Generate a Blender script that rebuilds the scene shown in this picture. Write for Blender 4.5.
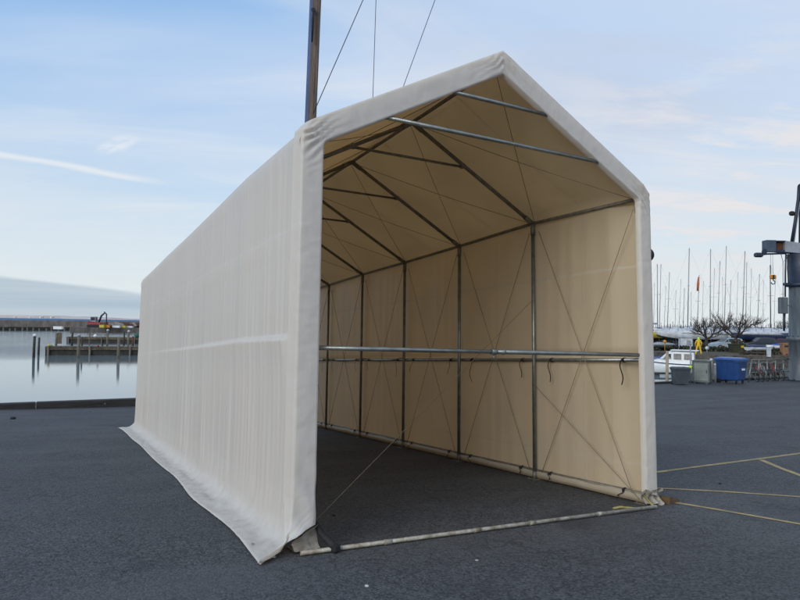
import bpy, math, random
from mathutils import Vector, Matrix, noise
R = math.radians
random.seed(7)
for _o in list(bpy.data.objects):
    bpy.data.objects.remove(_o)
SC = bpy.context.scene
COL = SC.collection

# ------------------------------------------------------------ camera
F = 665.86                                   # focal length in pixels of an 800 px wide picture
CW = Vector((-2.0980215, -5.29501128, 1.89629549))
MW = Matrix(((0.8770450, 0.4794289, -0.0306586),
             (-0.4801584, 0.8768597, -0.0237678),
             (0.0154883, 0.0355664, 0.9992473)))      # columns: right, forward, up
RW = Matrix(((0.9996896, -0.0006780, 0.0249047),
             (-0.0006780, 0.9985192, 0.0543968),
             (-0.0249047, -0.0543968, 0.9982088)))    # the gentle slope the tent stands on
cam_d = bpy.data.cameras.new('camera')
cam = bpy.data.objects.new('camera', cam_d)
COL.objects.link(cam)
rt, fw, upv = MW.col[0], MW.col[1], MW.col[2]
cam.matrix_world = Matrix.Translation(CW) @ Matrix((
    (rt[0], upv[0], -fw[0]), (rt[1], upv[1], -fw[1]), (rt[2], upv[2], -fw[2]))).to_4x4()
cam_d.sensor_width = 36
cam_d.lens = 36 * F / 800
cam_d.clip_start = 0.05
cam_d.clip_end = 40000
SC.camera = cam

# ------------------------------------------------------------ view
SC.view_settings.view_transform = 'Standard'
SC.view_settings.look = 'None'
SC.view_settings.exposure = 0.22
SC.view_settings.gamma = 1
SC.view_settings.use_curve_mapping = False

# ------------------------------------------------------------ sun and sky
SUN_EL, SUN_AZ = R(24), math.atan2(-0.45, -1.0)       # direction towards the sun, seen from above
sd = bpy.data.lights.new('sun', 'SUN')
sd.energy = 1.45
sd.angle = R(36)
sd.color = (1.0, 0.945, 0.84)
sun = bpy.data.objects.new('sun', sd)
COL.objects.link(sun)
sv = Vector((math.cos(SUN_AZ) * math.cos(SUN_EL), math.sin(SUN_AZ) * math.cos(SUN_EL), math.sin(SUN_EL)))
sun.rotation_euler = sv.to_track_quat('Z', 'Y').to_euler()
sun.location = (-20, -20, 30)

world = bpy.data.worlds.new('World')
SC.world = world
world.use_nodes = True


class NT:
    """small node helper"""
    def __init__(s, tree):
        s.t = tree
        s.t.nodes.clear()

    def n(s, kind, **kw):
        nd = s.t.nodes.new(kind)
        for k, v in kw.items():
            if k.startswith('i_'):
                key = k[2:]
                key = int(key) if key.isdigit() else key.replace('_', ' ')
                s.put(nd, key, v)
            else:
                setattr(nd, k, v)
        return nd

    def put(s, nd, key, v):
        if hasattr(v, 'is_output') or isinstance(v, bpy.types.NodeSocket):
            s.t.links.new(v, nd.inputs[key])
        elif isinstance(v, bpy.types.Node):
            s.t.links.new(v.outputs[0], nd.inputs[key])
        else:
            nd.inputs[key].default_value = v

    def m(s, op, a, b=0.0, c=None, clamp=False):
        nd = s.n('ShaderNodeMath', operation=op, use_clamp=clamp)
        s.put(nd, 0, a); s.put(nd, 1, b)
        if c is not None: s.put(nd, 2, c)
        return nd.outputs[0]

    def ramp(s, f, stops, interp='LINEAR'):
        nd = s.n('ShaderNodeValToRGB')
        nd.color_ramp.interpolation = interp
        el = nd.color_ramp.elements
        while len(el) < len(stops): el.new(0.5)
        for e, (p, c) in zip(el, stops):
            e.position = p
            if isinstance(c, (int, float)): c = (c, c, c)
            e.color = (*c, 1)
        s.put(nd, 0, f)
        return nd.outputs[0]

    def mix(s, f, a, b, blend='MIX'):
        nd = s.n('ShaderNodeMix', data_type='RGBA', blend_type=blend)
        s.put(nd, 0, f)
        for k, v in ((6, a), (7, b)):
            if isinstance(v, tuple): v = (*v, 1) if len(v) == 3 else v
            s.put(nd, k, v)
        return nd.outputs[2]

    def noise(s, vec, scale, detail=3, rough=0.5, dist=0.0):
        nd = s.n('ShaderNodeTexNoise')
        if vec is not None: s.put(nd, 'Vector', vec)
        nd.inputs['Scale'].default_value = scale
        nd.inputs['Detail'].default_value = detail
        nd.inputs['Roughness'].default_value = rough
        nd.inputs['Distortion'].default_value = dist
        return nd.outputs[0]

    def maprange(s, v, a, b, c=0.0, d=1.0, smooth=False):
        nd = s.n('ShaderNodeMapRange', interpolation_type='SMOOTHSTEP' if smooth else 'LINEAR')
        s.put(nd, 0, v)
        for i, q in ((1, a), (2, b), (3, c), (4, d)): s.put(nd, i, q)
        return nd.outputs[0]


def build_world():
    g = NT(world.node_tree)
    tc = g.n('ShaderNodeTexCoord')
    d = tc.outputs['Generated']
    sky = g.n('ShaderNodeTexSky', sky_type='NISHITA', sun_disc=False)
    sky.sun_elevation = SUN_EL
    sky.sun_rotation = math.pi / 2 - SUN_AZ
    sky.altitude = 0
    sky.air_density = 1.0
    sky.dust_density = 0.6
    sky.ozone_density = 2.0
    sep = g.n('ShaderNodeSeparateXYZ', i_0=d)
    x, y, z = sep.outputs
    zz = g.m('ADD', g.m('MAXIMUM', z, 0.0), 0.10)
    px = g.m('DIVIDE', x, zz)
    py = g.m('DIVIDE', y, zz)
    # along-wind and cross-wind coordinates: long thin streaks
    a = g.m('ADD', g.m('MULTIPLY', px, 0.93), g.m('MULTIPLY', py, -0.36))
    b = g.m('ADD', g.m('MULTIPLY', px, 0.36), g.m('MULTIPLY', py, 0.93))
    v1 = g.n('ShaderNodeCombineXYZ', i_0=g.m('MULTIPLY', a, 0.42), i_1=b, i_2=0.3).outputs[0]
    v2 = g.n('ShaderNodeCombineXYZ', i_0=g.m('MULTIPLY', a, 0.34), i_1=g.m('MULTIPLY', b, 1.15), i_2=4.0).outputs[0]
    veil = g.noise(v1, 0.55, 4, 0.5, 0.4)
    wisps = g.noise(v2, 1.25, 6, 0.56, 0.7)
    # right-hand part of the sky is more veiled
    q = g.m('ADD', g.m('MULTIPLY', x, 0.877), g.m('MULTIPLY', y, -0.480))
    right = g.maprange(q, -0.35, 0.5, 0.0, 1.0, True)
    low = g.maprange(z, 0.0, 0.42, 1.0, 0.0, True)
    veilm = g.maprange(g.m('ADD', veil, g.m('MULTIPLY', right, 0.08)), 0.40, 0.66, 0.0, 0.95, True)
    v3 = g.n('ShaderNodeCombineXYZ', i_0=g.m('MULTIPLY', a, 0.9), i_1=g.m('MULTIPLY', b, 1.7), i_2=9.0).outputs[0]
    puffs = g.maprange(g.noise(v3, 2.0, 8, 0.62, 0.3), 0.45, 0.64, 0.0, 0.95, True)
    puffs = g.m('MULTIPLY', puffs, g.m('MULTIPLY', g.maprange(q, 0.0, 0.45, 0.12, 1.0, True), g.maprange(z, 0.42, 0.20, 0.15, 1.0, True)))
    wm = g.m('MULTIPLY', g.maprange(wisps, 0.40, 0.80, 0.0, 0.85, True), g.maprange(q, -0.5, 0.1, 0.62, 1.0))
    wm = g.m('MAXIMUM', wm, puffs)
    haze = g.m('MULTIPLY', g.m('POWER', low, 1.25), 0.97)
    skyc = g.mix(1.0, sky.outputs[0], (0.12, 0.135, 0.15), 'MULTIPLY')
    # high thin cirrostratus brightens the whole dome
    c = g.mix(g.maprange(z, 0.0, 0.9, 0.86, 0.60), skyc, (0.235, 0.465, 0.775))
    c = g.mix(g.m('MULTIPLY', veilm, 0.8), c, (0.50, 0.60, 0.76))
    c = g.mix(g.m('MULTIPLY', right, 0.45), c, (0.53, 0.62, 0.755))
    v4 = g.n('ShaderNodeCombineXYZ', i_0=g.m('MULTIPLY', a, 0.7), i_1=g.m('MULTIPLY', b, 1.0), i_2=15.0).outputs[0]
    grey = g.m('MULTIPLY', g.maprange(g.noise(v4, 1.5, 6, 0.6, 0.4), 0.45, 0.68, 0.0, 0.75, True), g.maprange(q, -0.15, 0.35, 0.10, 1.0, True))
    c = g.mix(grey, c, (0.47, 0.53, 0.655))
    c = g.mix(haze, c, (0.655, 0.71, 0.72))
    c = g.mix(g.m('MULTIPLY', wm, g.maprange(z, 0.02, 0.14, 0.35, 1.0)), c, g.mix(right, (0.70, 0.73, 0.755), (0.69, 0.675, 0.685)))
    fwd0 = g.maprange(g.m('ADD', g.m('MULTIPLY', x, 0.479), g.m('MULTIPLY', y, 0.877)), 0.0, 0.2)
    # one small bright tuft and a thin bright streak low on the left
    du, dz = g.m('ADD', q, 0.385), g.m('SUBTRACT', z, 0.236)
    s1 = g.m('ADD', g.m('MULTIPLY', du, 0.90), g.m('MULTIPLY', dz, 0.44))
    t1 = g.m('SUBTRACT', g.m('MULTIPLY', dz, 0.90), g.m('MULTIPLY', du, 0.44))
    fn = g.noise(g.n('ShaderNodeCombineXYZ', i_0=g.m('MULTIPLY', s1, 40.0), i_1=g.m('MULTIPLY', t1, 110.0)).outputs[0], 1.0, 5, 0.6)
    rr_ = g.m('ADD', g.m('POWER', g.m('DIVIDE', s1, 0.030), 2.0), g.m('POWER', g.m('DIVIDE', t1, 0.010), 2.0))
    tuft = g.m('MULTIPLY', g.maprange(rr_, 0.0, 1.3, 0.9, 0.0, True), g.maprange(fn, 0.35, 0.6))
    c = g.mix(g.m('MULTIPLY', g.m('MULTIPLY', tuft, fwd0), 0.6), c, (0.76, 0.77, 0.78))
    ln_ = g.m('SUBTRACT', g.m('SUBTRACT', z, 0.2045), g.m('MULTIPLY', g.m('ADD', q, 0.51), -0.075))
    ln_ = g.m('ABSOLUTE', g.m('ADD', ln_, g.m('MULTIPLY', g.m('SUBTRACT', wisps, 0.5), 0.02)))
    strk = g.m('MULTIPLY', g.maprange(ln_, 0.0, 0.007, 0.6, 0.0, True), g.m('MULTIPLY', g.maprange(q, -0.40, -0.31, 1.0, 0.0, True), fwd0))
    c = g.mix(strk, c, (0.76, 0.765, 0.765))
    # a slate bank of low cloud over the sea on the left, its top sloping down
    wob = g.noise(g.n('ShaderNodeCombineXYZ', i_0=g.m('MULTIPLY', q, 6.0), i_1=g.m('MULTIPLY', z, 40.0)).outputs[0], 1.0, 3)
    top = g.m('SUBTRACT', 0.053, g.m('MULTIPLY', g.m('ADD', q, 0.515), 0.113))
    top = g.m('ADD', top, g.m('MULTIPLY', g.m('SUBTRACT', wob, 0.5), 0.008))
    inside = g.maprange(g.m('SUBTRACT', top, z), -0.003, 0.0035, 0.0, 1.0, True)
    fadel = g.maprange(q, -0.95, -0.75, 0.0, 1.0, True)
    fwd = g.maprange(g.m('ADD', g.m('MULTIPLY', x, 0.479), g.m('MULTIPLY', y, 0.877)), 0.0, 0.2)
    bank = g.m('MULTIPLY', g.m('MULTIPLY', inside, fadel), fwd)
    streak = g.noise(g.n('ShaderNodeCombineXYZ', i_0=g.m('MULTIPLY', q, 3.0), i_1=g.m('MULTIPLY', z, 70.0)).outputs[0], 1.0, 2)
    bankc = g.mix(g.maprange(streak, 0.35, 0.7), (0.345, 0.435, 0.52), (0.44, 0.52, 0.585))
    bankc = g.mix(g.maprange(z, 0.0, 0.012, 0.55, 0.0), bankc, (0.50, 0.54, 0.57))
    c = g.mix(g.m('MULTIPLY', bank, 0.92), c, bankc)
    bg = g.n('ShaderNodeBackground')
    g.put(bg, 0, c)
    bg.inputs[1].default_value = 1.0
    o = g.n('ShaderNodeOutputWorld')
    g.put(o, 0, bg)


build_world()

# ------------------------------------------------------------ scene helpers


def tag(o, label=None, cat=None, group=None, kind=None):
    if label: o['label'] = label
    if cat: o['category'] = cat
    if group: o['group'] = group
    if kind: o['kind'] = kind
    return o


def empty(name, loc=(0, 0, 0), rz=0.0):
    o = bpy.data.objects.new(name, None)
    COL.objects.link(o)
    o.location = loc
    o.rotation_euler = (0, 0, rz)
    o.empty_display_size = 0.2
    return o


def at(u, v, t):
    """a point seen at picture position (u, v) standing t metres in front of the camera"""
    return CW + t * (MW @ Vector(((u - 400) / F, 1, -(v - 300) / F)))


def col(u, t, z):
    p = at(u, 323, t)
    return Vector((p.x, p.y, z))


TN = RW @ Vector((0, 0, 1))
ZQ = -1.03            # level of the quay
ZW = -2.0             # water level
QY = 18.75            # quay edge


def hplane(x, y):
    return -(TN.x * x + TN.y * y) / TN.z


def gz(x, y):
    a, b, k = hplane(x, y), ZQ, 0.05
    a = min(a, 1.2)
    h = max(k - abs(a - b), 0) / k
    return max(a, b) + h * h * k * 0.25


def onground(u, v):
    d = MW @ Vector(((u - 400) / F, 1, -(v - 300) / F))
    t = 0.5
    while t < 400:
        p = CW + d * t
        if p.z < gz(p.x, p.y): break
        t += 0.01
    return Vector((p.x, p.y, gz(p.x, p.y)))


class MB:
    """collects shapes and links them as one mesh object"""
    def __init__(s):
        s.v, s.f, s.sm = [], [], []

    def add(s, vs, fs, smooth=False):
        k = len(s.v)
        s.v += [tuple(p) for p in vs]
        s.f += [tuple(i + k for i in q) for q in fs]
        s.sm += [smooth] * len(fs)
        return s

    def box(s, c, size, rz=0.0, M=None):
        hx, hy, hz = size[0] / 2, size[1] / 2, size[2] / 2
        vs = [Vector((a, b, d)) for a in (-hx, hx) for b in (-hy, hy) for d in (-hz, hz)]
        Q = M or Matrix.Rotation(rz, 3, 'Z')
        vs = [Q @ p + Vector(c) for p in vs]
        return s.add(vs, [(0, 1, 3, 2), (4, 6, 7, 5), (0, 4, 5, 1), (2, 3, 7, 6), (0, 2, 6, 4), (1, 5, 7, 3)])

    def bbox(s, c, size, b=0.02, rz=0.0):
        """box with chamfered vertical and horizontal edges"""
        hx, hy, hz = size[0] / 2, size[1] / 2, size[2] / 2
        rings = []
        for z, ins in ((-hz, b), (-hz + b, 0), (hz - b, 0), (hz, b)):
            x, y = hx - ins, hy - ins
            c2 = b if ins == 0 else b * 0.5
            rings.append([(x - c2, -y, z), (x, -y + c2, z), (x, y - c2, z), (x - c2, y, z),
                          (-x + c2, y, z), (-x, y - c2, z), (-x, -y + c2, z), (-x + c2, -y, z)])
        Q = Matrix.Rotation(rz, 3, 'Z')
        rings = [[Q @ Vector(p) + Vector(c) for p in r] for r in rings]
        return s.loft(rings, caps=True)

    def loft(s, rings, caps=True, smooth=False, closed=True):
        n = len(rings[0])
        vs = [p for r in rings for p in r]
        fs = []
        for i in range(len(rings) - 1):
            for j in range(n if closed else n - 1):
                k = (j + 1) % n
                fs.append((i * n + j, i * n + k, (i + 1) * n + k, (i + 1) * n + j))
        s.add(vs, fs, smooth)
        if caps:
            k = len(s.v) - len(vs)
            s.f.append(tuple(k + i for i in reversed(range(n)))); s.sm.append(False)
            s.f.append(tuple(k + (len(rings) - 1) * n + i for i in range(n))); s.sm.append(False)
        return s

    def path(s, pts, r, n=8, caps=True):
        pts = [Vector(p) for p in pts]
        rs = r if isinstance(r, (list, tuple)) else [r] * len(pts)
        rings = []
        ref = None
        for i, p in enumerate(pts):
            if i == 0: d = pts[1] - pts[0]
            elif i == len(pts) - 1: d = pts[-1] - pts[-2]
            else: d = (pts[i + 1] - p).normalized() + (p - pts[i - 1]).normalized()
            d.normalize()
            if ref is None:
                ref = Vector((0, 0, 1)) if abs(d.z) < 0.9 else Vector((1, 0, 0))
            a = d.cross(ref).normalized()
            b = d.cross(a).normalized()
            ref = -b if False else ref
            rings.append([p + rs[i] * (math.cos(2 * math.pi * j / n) * a + math.sin(2 * math.pi * j / n) * b) for j in range(n)])
        return s.loft(rings, caps, True)

    def tube(s, a, b, r, n=10):
        return s.path([a, b], r, n)

    def lathe(s, prof, c=(0, 0, 0), n=20, M=None, smooth=True):
        c = Vector(c)
        rings = []
        for r, z in prof:
            ring = [Vector((r * math.cos(2 * math.pi * j / n), r * math.sin(2 * math.pi * j / n), z)) for j in range(n)]
            if M: ring = [M @ p for p in ring]
            rings.append([p + c for p in ring])
        return s.loft(rings, True, smooth)

    def grid(s, fn, nu, nv, smooth=True):
        vs = [fn(i / nu, j / nv) for i in range(nu + 1) for j in range(nv + 1)]
        fs = [(i * (nv + 1) + j, (i + 1) * (nv + 1) + j, (i + 1) * (nv + 1) + j + 1, i * (nv + 1) + j + 1)
              for i in range(nu) for j in range(nv)]
        return s.add(vs, fs, smooth)

    def build(s, name, mat, parent=None, loc=None):
        me = bpy.data.meshes.new(name)
        me.from_pydata(s.v, [], s.f)
        me.polygons.foreach_set('use_smooth', s.sm)
        me.update()
        if mat: me.materials.append(mat)
        o = bpy.data.objects.new(name, me)
        COL.objects.link(o)
        if parent: o.parent = parent
        if loc is not None: o.location = loc
        return o


def copy_tree(o, parent=None):
    c = o.copy()
    COL.objects.link(c)
    c.parent = parent
    for ch in [x for x in bpy.data.objects if x.parent == o]:
        copy_tree(ch, c)
    return c


# ------------------------------------------------------------ materials
MATS = {}


def mat(name, c, rough=0.6, metal=0.0, var=0.15, scale=6.0, bump=0.0, bscale=40.0, c2=None, spec=0.5, coat=0.0, stretch=None):
    if name in MATS: return MATS[name]
    m = bpy.data.materials.new(name)
    m.use_nodes = True
    g = NT(m.node_tree)
    tc = g.n('ShaderNodeTexCoord').outputs['Object']
    if stretch:
        mp = g.n('ShaderNodeMapping', i_Vector=tc)
        mp.inputs['Scale'].default_value = stretch
        tc = mp.outputs[0]
    nz = g.noise(tc, scale, 5, 0.6)
    if c2 is None:
        c2 = tuple(q * (1 - var) for q in c)
        c1 = tuple(min(q * (1 + var), 1) for q in c)
    else:
        c1 = c
    colr = g.mix(g.maprange(nz, 0.35, 0.65), c2, c1)
    p = g.n('ShaderNodeBsdfPrincipled')
    g.put(p, 'Base Color', colr)
    g.put(p, 'Roughness', g.maprange(g.noise(tc, scale * 2.3, 3), 0.3, 0.7, max(rough - 0.08, 0.02), min(rough + 0.08, 1)))
    p.inputs['Metallic'].default_value = metal
    p.inputs['Specular IOR Level'].default_value = spec
    if bump:
        b = g.n('ShaderNodeBump')
        b.inputs['Strength'].default_value = bump
        b.inputs['Distance'].default_value = 0.02
        g.put(b, 'Height', g.noise(tc, bscale, 4, 0.6))
        g.put(p, 'Normal', b)
    o = g.n('ShaderNodeOutputMaterial')
    g.put(o, 0, p)
    MATS[name] = m
    return m


def asphalt():
    m = bpy.data.materials.new('asphalt'); m.use_nodes = True
    g = NT(m.node_tree)
    tc = g.n('ShaderNodeTexCoord').outputs['Object']
    big = g.noise(tc, 0.35, 4, 0.55)
    mid = g.noise(tc, 2.6, 5, 0.65, 0.4)
    grain = g.n('ShaderNodeTexVoronoi', feature='F1'); g.put(grain, 'Vector', tc); grain.inputs['Scale'].default_value = 62
    grain2 = g.n('ShaderNodeTexVoronoi', feature='F1'); g.put(grain2, 'Vector', tc); grain2.inputs['Scale'].default_value = 26
    c = g.mix(g.maprange(big, 0.3, 0.7), (0.039, 0.042, 0.047), (0.062, 0.065, 0.070))
    c = g.mix(g.maprange(mid, 0.35, 0.75, 0, 0.6), c, (0.085, 0.087, 0.090))
    sepg = g.n('ShaderNodeSeparateColor', i_0=grain.outputs['Color'])
    stone = g.maprange(sepg.outputs[0], 0.0, 1.0, 0.45, 1.75)
    c = g.mix(1.0, c, stone, 'MULTIPLY')
    sep2 = g.n('ShaderNodeSeparateColor', i_0=grain2.outputs['Color'])
    pale = g.maprange(sep2.outputs[1], 0.955, 0.985)
    c = g.mix(g.m('MULTIPLY', pale, g.maprange(grain2.outputs['Distance'], 0.0, 0.32, 1, 0)), c, (0.20, 0.20, 0.19))
    # faint tyre-worn lanes and dust along the quay
    lane = g.n('ShaderNodeMapping', i_Vector=tc)
    lane.inputs['Scale'].default_value = (0.05, 0.9, 1)
    lane.inputs['Rotation'].default_value = (0, 0, 0.25)
    ln = g.noise(lane.outputs[0], 1.0, 4, 0.6)
    c = g.mix(g.maprange(ln, 0.46, 0.70, 0, 0.45), c, (0.105, 0.108, 0.112))
    # crazing: a net of fine cracks, open in some places and closed in others
    wv = g.n('ShaderNodeVectorMath', operation='ADD')
    nc = g.n('ShaderNodeTexNoise', i_Vector=tc); nc.inputs['Scale'].default_value = 5.0; nc.inputs['Detail'].default_value = 4
    ns = g.n('ShaderNodeVectorMath', operation='SCALE', i_0=nc.outputs['Color']); ns.inputs['Scale'].default_value = 0.22
    g.put(wv, 0, tc); g.put(wv, 1, ns)
    ck = g.n('ShaderNodeTexVoronoi', feature='DISTANCE_TO_EDGE'); g.put(ck, 'Vector', wv); ck.inputs['Scale'].default_value = 6.5
    where = g.maprange(g.noise(tc, 0.8, 4, 0.6), 0.42, 0.60)
    crack = g.m('MULTIPLY', g.maprange(ck.outputs[0], 0.015, 0.06, 1.0, 0.0), where)
    c = g.mix(g.m('MULTIPLY', crack, 0.5), c, (0.016, 0.017, 0.019))
    # oil and damp stains
    st = g.maprange(g.noise(tc, 0.55, 5, 0.6, 0.8), 0.60, 0.68)
    c = g.mix(g.m('MULTIPLY', st, 0.45), c, (0.025, 0.027, 0.031))
    # a few chalky scuffs
    sc = g.n('ShaderNodeMapping', i_Vector=tc); sc.inputs['Scale'].default_value = (1.2, 7, 1); sc.inputs['Rotation'].default_value = (0, 0, -0.5)
    scn = g.m('MULTIPLY', g.maprange(g.noise(sc.outputs[0], 1.6, 6, 0.7), 0.66, 0.72), g.maprange(g.noise(tc, 0.4, 2), 0.52, 0.6))
    c = g.mix(g.m('MULTIPLY', scn, 0.5), c, (0.20, 0.205, 0.21))
    p = g.n('ShaderNodeBsdfPrincipled')
    g.put(p, 'Base Color', c)
    g.put(p, 'Roughness', g.maprange(mid, 0.3, 0.7, 0.72, 0.9))
    p.inputs['Specular IOR Level'].default_value = 0.4
    b = g.n('ShaderNodeBump'); b.inputs['Strength'].default_value = 0.9; b.inputs['Distance'].default_value = 0.006
    h = g.m('ADD', g.m('MULTIPLY', grain.outputs['Distance'], -1.0), g.m('MULTIPLY', mid, 0.8))
    h = g.m('SUBTRACT', h, g.m('MULTIPLY', crack, 0.6))
    g.put(b, 'Height', h)
    g.put(p, 'Normal', b)
    o = g.n('ShaderNodeOutputMaterial'); g.put(o, 0, p)
    return m


def fabric(name, tint=(0.85, 0.84, 0.80), trc=(0.86, 0.62, 0.36), seamk=0.10, creased=False):
    """white PVC tarpaulin: a diffuse face with a soft sheen that lets warm light through"""
    m = bpy.data.materials.new(name); m.use_nodes = True
    g = NT(m.node_tree)
    tc = g.n('ShaderNodeTexCoord').outputs['Object']
    mp = g.n('ShaderNodeMapping', i_Vector=tc); mp.inputs['Scale'].default_value = (1, 1, 0.13)
    folds = g.noise(mp.outputs[0], 9.0, 4, 0.55, 0.3)
    dirt = g.noise(tc, 1.1, 5, 0.6)
    sep = g.n('ShaderNodeSeparateXYZ', i_0=tc)
    c = g.mix(g.maprange(dirt, 0.35, 0.7), tuple(q * 0.93 for q in tint), tint)
    # splash dirt along the foot of the cloth
    foot = g.m('MULTIPLY', g.maprange(sep.outputs[2], 0.0, 0.35, 1.0, 0.0, True), g.maprange(g.noise(tc, 7.0, 5, 0.7), 0.45, 0.7))
    c = g.mix(g.m('MULTIPLY', foot, 0.35), c, (0.42, 0.37, 0.29))
    b = g.n('ShaderNodeBump'); b.inputs['Strength'].default_value = 0.35 if creased else 0.40; b.inputs['Distance'].default_value = 0.014
    hgt = g.m('ADD', folds, g.m('MULTIPLY', g.noise(tc, 24, 4, 0.6), 0.18))
    # sharp packing creases left by the folded sheet
    cm_ = g.n('ShaderNodeMapping', i_Vector=tc)
    cm_.inputs['Scale'].default_value = (0.9, 1.2, 1.5) if creased else (1.0, 1.5, 0.45)
    cm_.inputs['Rotation'].default_value = (0.25, 0.3, 0.0)
    cw_ = g.n('ShaderNodeTexNoise', i_Vector=tc); cw_.inputs['Scale'].default_value = 3.0
    cs_ = g.n('ShaderNodeVectorMath', operation='SCALE', i_0=cw_.outputs['Color']); cs_.inputs['Scale'].default_value = 0.5
    ca_ = g.n('ShaderNodeVectorMath', operation='ADD', i_0=cm_.outputs[0], i_1=cs_.outputs[0])
    cr_ = g.n('ShaderNodeTexVoronoi', feature='F1'); g.put(cr_, 'Vector', ca_); cr_.inputs['Scale'].default_value = 3.2
    hgt = g.m('ADD', hgt, g.m('MULTIPLY', cr_.outputs['Distance'], 1.1 if creased else 0.55))
    g.put(b, 'Height', hgt)
    p = g.n('ShaderNodeBsdfPrincipled')
    g.put(p, 'Base Color', c); g.put(p, 'Normal', b)
    p.inputs['Roughness'].default_value = 0.42
    p.inputs['Specular IOR Level'].default_value = 0.45
    seam = g.m('ADD', g.maprange(g.m('ABSOLUTE', g.m('SUBTRACT', sep.outputs[2], 2.74)), 0.014, 0.020, 1.0, 0.0),
               g.maprange(g.m('ABSOLUTE', g.m('SUBTRACT', sep.outputs[2], 0.42)), 0.010, 0.016, 0.6, 0.0))
    sepy = g.m('PINGPONG', g.m('ADD', sep.outputs[1], 0.9), 0.929)
    seam = g.m('MAXIMUM', seam, g.maprange(sepy, 0.012, 0.02, 0.7, 0.0))
    tr = g.n('ShaderNodeBsdfTranslucent'); tr.inputs[0].default_value = (*trc, 1)
    mx = g.n('ShaderNodeMixShader'); g.put(mx, 0, g.m('MULTIPLY', g.m('SUBTRACT', 1.0, g.m('MULTIPLY', seam, seamk)), g.maprange(dirt, 0.3, 0.7, FAB_T * 0.9, FAB_T * 1.1)))
    g.put(mx, 1, p); g.put(mx, 2, tr)
    o = g.n('ShaderNodeOutputMaterial'); g.put(o, 0, mx)
    return m


FAB_T = 0.37


def water(name, deep, bstr, scale, dist, rough, ripple=1.0):
    m = bpy.data.materials.new(name); m.use_nodes = True
    g = NT(m.node_tree)
    tc = g.n('ShaderNodeTexCoord').outputs['Object']
    mp = g.n('ShaderNodeMapping', i_Vector=tc); mp.inputs['Rotation'].default_value = (0, 0, 0.5); mp.inputs['Scale'].default_value = (1, 2.2, 1)
    n1 = g.noise(mp.outputs[0], scale, 4, 0.55)
    patch = g.noise(tc, 0.02, 3)
    p = g.n('ShaderNodeBsdfPrincipled')
    p.inputs['Base Color'].default_value = (*deep, 1)
    p.inputs['Roughness'].default_value = rough
    p.inputs['IOR'].default_value = 1.333
    b = g.n('ShaderNodeBump'); b.inputs['Distance'].default_value = dist
    g.put(b, 'Strength', g.maprange(patch, 0.4, 0.6, bstr * 0.5, bstr))
    sy_ = g.n('ShaderNodeSeparateXYZ', i_0=tc)
    far = g.maprange(sy_.outputs[1], 62.0, 84.0, 1.0, ripple, True)
    g.put(b, 'Height', g.m('MULTIPLY', n1, far))
    g.put(p, 'Normal', b)
    o = g.n('ShaderNodeOutputMaterial'); g.put(o, 0, p)
    return m


M_ASPH = asphalt()
M_FAB = fabric('tarpaulin')
M_HEM = fabric('tarpaulin_hem', creased=True)
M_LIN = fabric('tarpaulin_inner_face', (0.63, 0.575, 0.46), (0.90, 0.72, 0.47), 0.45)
M_STEEL = mat('galvanised_steel', (0.25, 0.265, 0.255), 0.36, 0.75, 0.18, 9, 0.15, 60)
M_STEELD = mat('dull_steel', (0.17, 0.155, 0.125), 0.5, 0.25, 0.25, 9, 0.15, 60)
M_BLACK = mat('black_webbing', (0.012, 0.012, 0.014), 0.75, 0, 0.3, 30)
M_WIRE = mat('brace_cord', (0.24, 0.20, 0.14), 0.7, 0, 0.2, 20)
M_ROPE = mat('tie_rope', (0.16, 0.135, 0.085), 0.8, 0, 0.2, 20)
M_YPAINT = mat('yellow_line_paint', (0.48, 0.34, 0.14), 0.8, 0, 0.3, 6, 0.3, 60, c2=(0.26, 0.21, 0.11))
M_WPAINT = mat('worn_white_paint', (0.15, 0.155, 0.16), 0.8, 0, 0.3, 6, c2=(0.07, 0.075, 0.085))
M_TIMBER = mat('tarred_timber', (0.030, 0.027, 0.025), 0.8, 0, 0.4, 5, 0.5, 20, stretch=(0.4, 3, 3))
M_CONC = mat('quay_concrete', (0.22, 0.21, 0.19), 0.85, 0, 0.2, 1.5, 0.5, 12)
M_PILE = mat('weathered_pile', (0.13, 0.115, 0.09), 0.85, 0, 0.35, 3, 0.6, 14, stretch=(3, 3, 0.5))
M_PILED = mat('dark_pile', (0.035, 0.033, 0.028), 0.85, 0, 0.35, 3, 0.6, 14)
M_DECK = mat('jetty_plank', (0.15, 0.115, 0.075), 0.85, 0, 0.35, 2.0, 0.4, 12, c2=(0.06, 0.05, 0.038))
M_BREAK = mat('breakwater_stone', (0.33, 0.27, 0.225), 0.9, 0, 0.3, 0.6, 0.6, 3, c2=(0.16, 0.14, 0.125), stretch=(1, 1, 0.4))
M_WHITE = mat('white_gelcoat', (0.72, 0.74, 0.75), 0.3, 0, 0.08, 2)
M_WDIRTY = mat('dull_white_cover', (0.50, 0.53, 0.57), 0.6, 0, 0.2, 2, 0.4, 6)
M_GREYC = mat('grey_canvas_cover', (0.30, 0.32, 0.35), 0.75, 0, 0.25, 2, 0.4, 6)
M_NAVY = mat('navy_paint', (0.02, 0.035, 0.09), 0.4, 0, 0.2, 2)
M_BLUEC = mat('blue_canvas', (0.03, 0.08, 0.35), 0.6, 0, 0.2, 3)
M_YHULL = mat('yellow_hull_paint', (0.52, 0.40, 0.03), 0.4, 0, 0.12, 2)
M_ANTIF = mat('antifouling', (0.035, 0.04, 0.05), 0.7, 0, 0.2, 2)
M_ALU = mat('mast_aluminium', (0.30, 0.31, 0.335), 0.5, 0.3, 0.1, 2)
M_MASTD = mat('dark_mast', (0.05, 0.05, 0.075), 0.5, 0.1, 0.1, 2)
M_GLASS = mat('dark_glass', (0.02, 0.03, 0.04), 0.1, 0, 0.1, 2)
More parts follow.
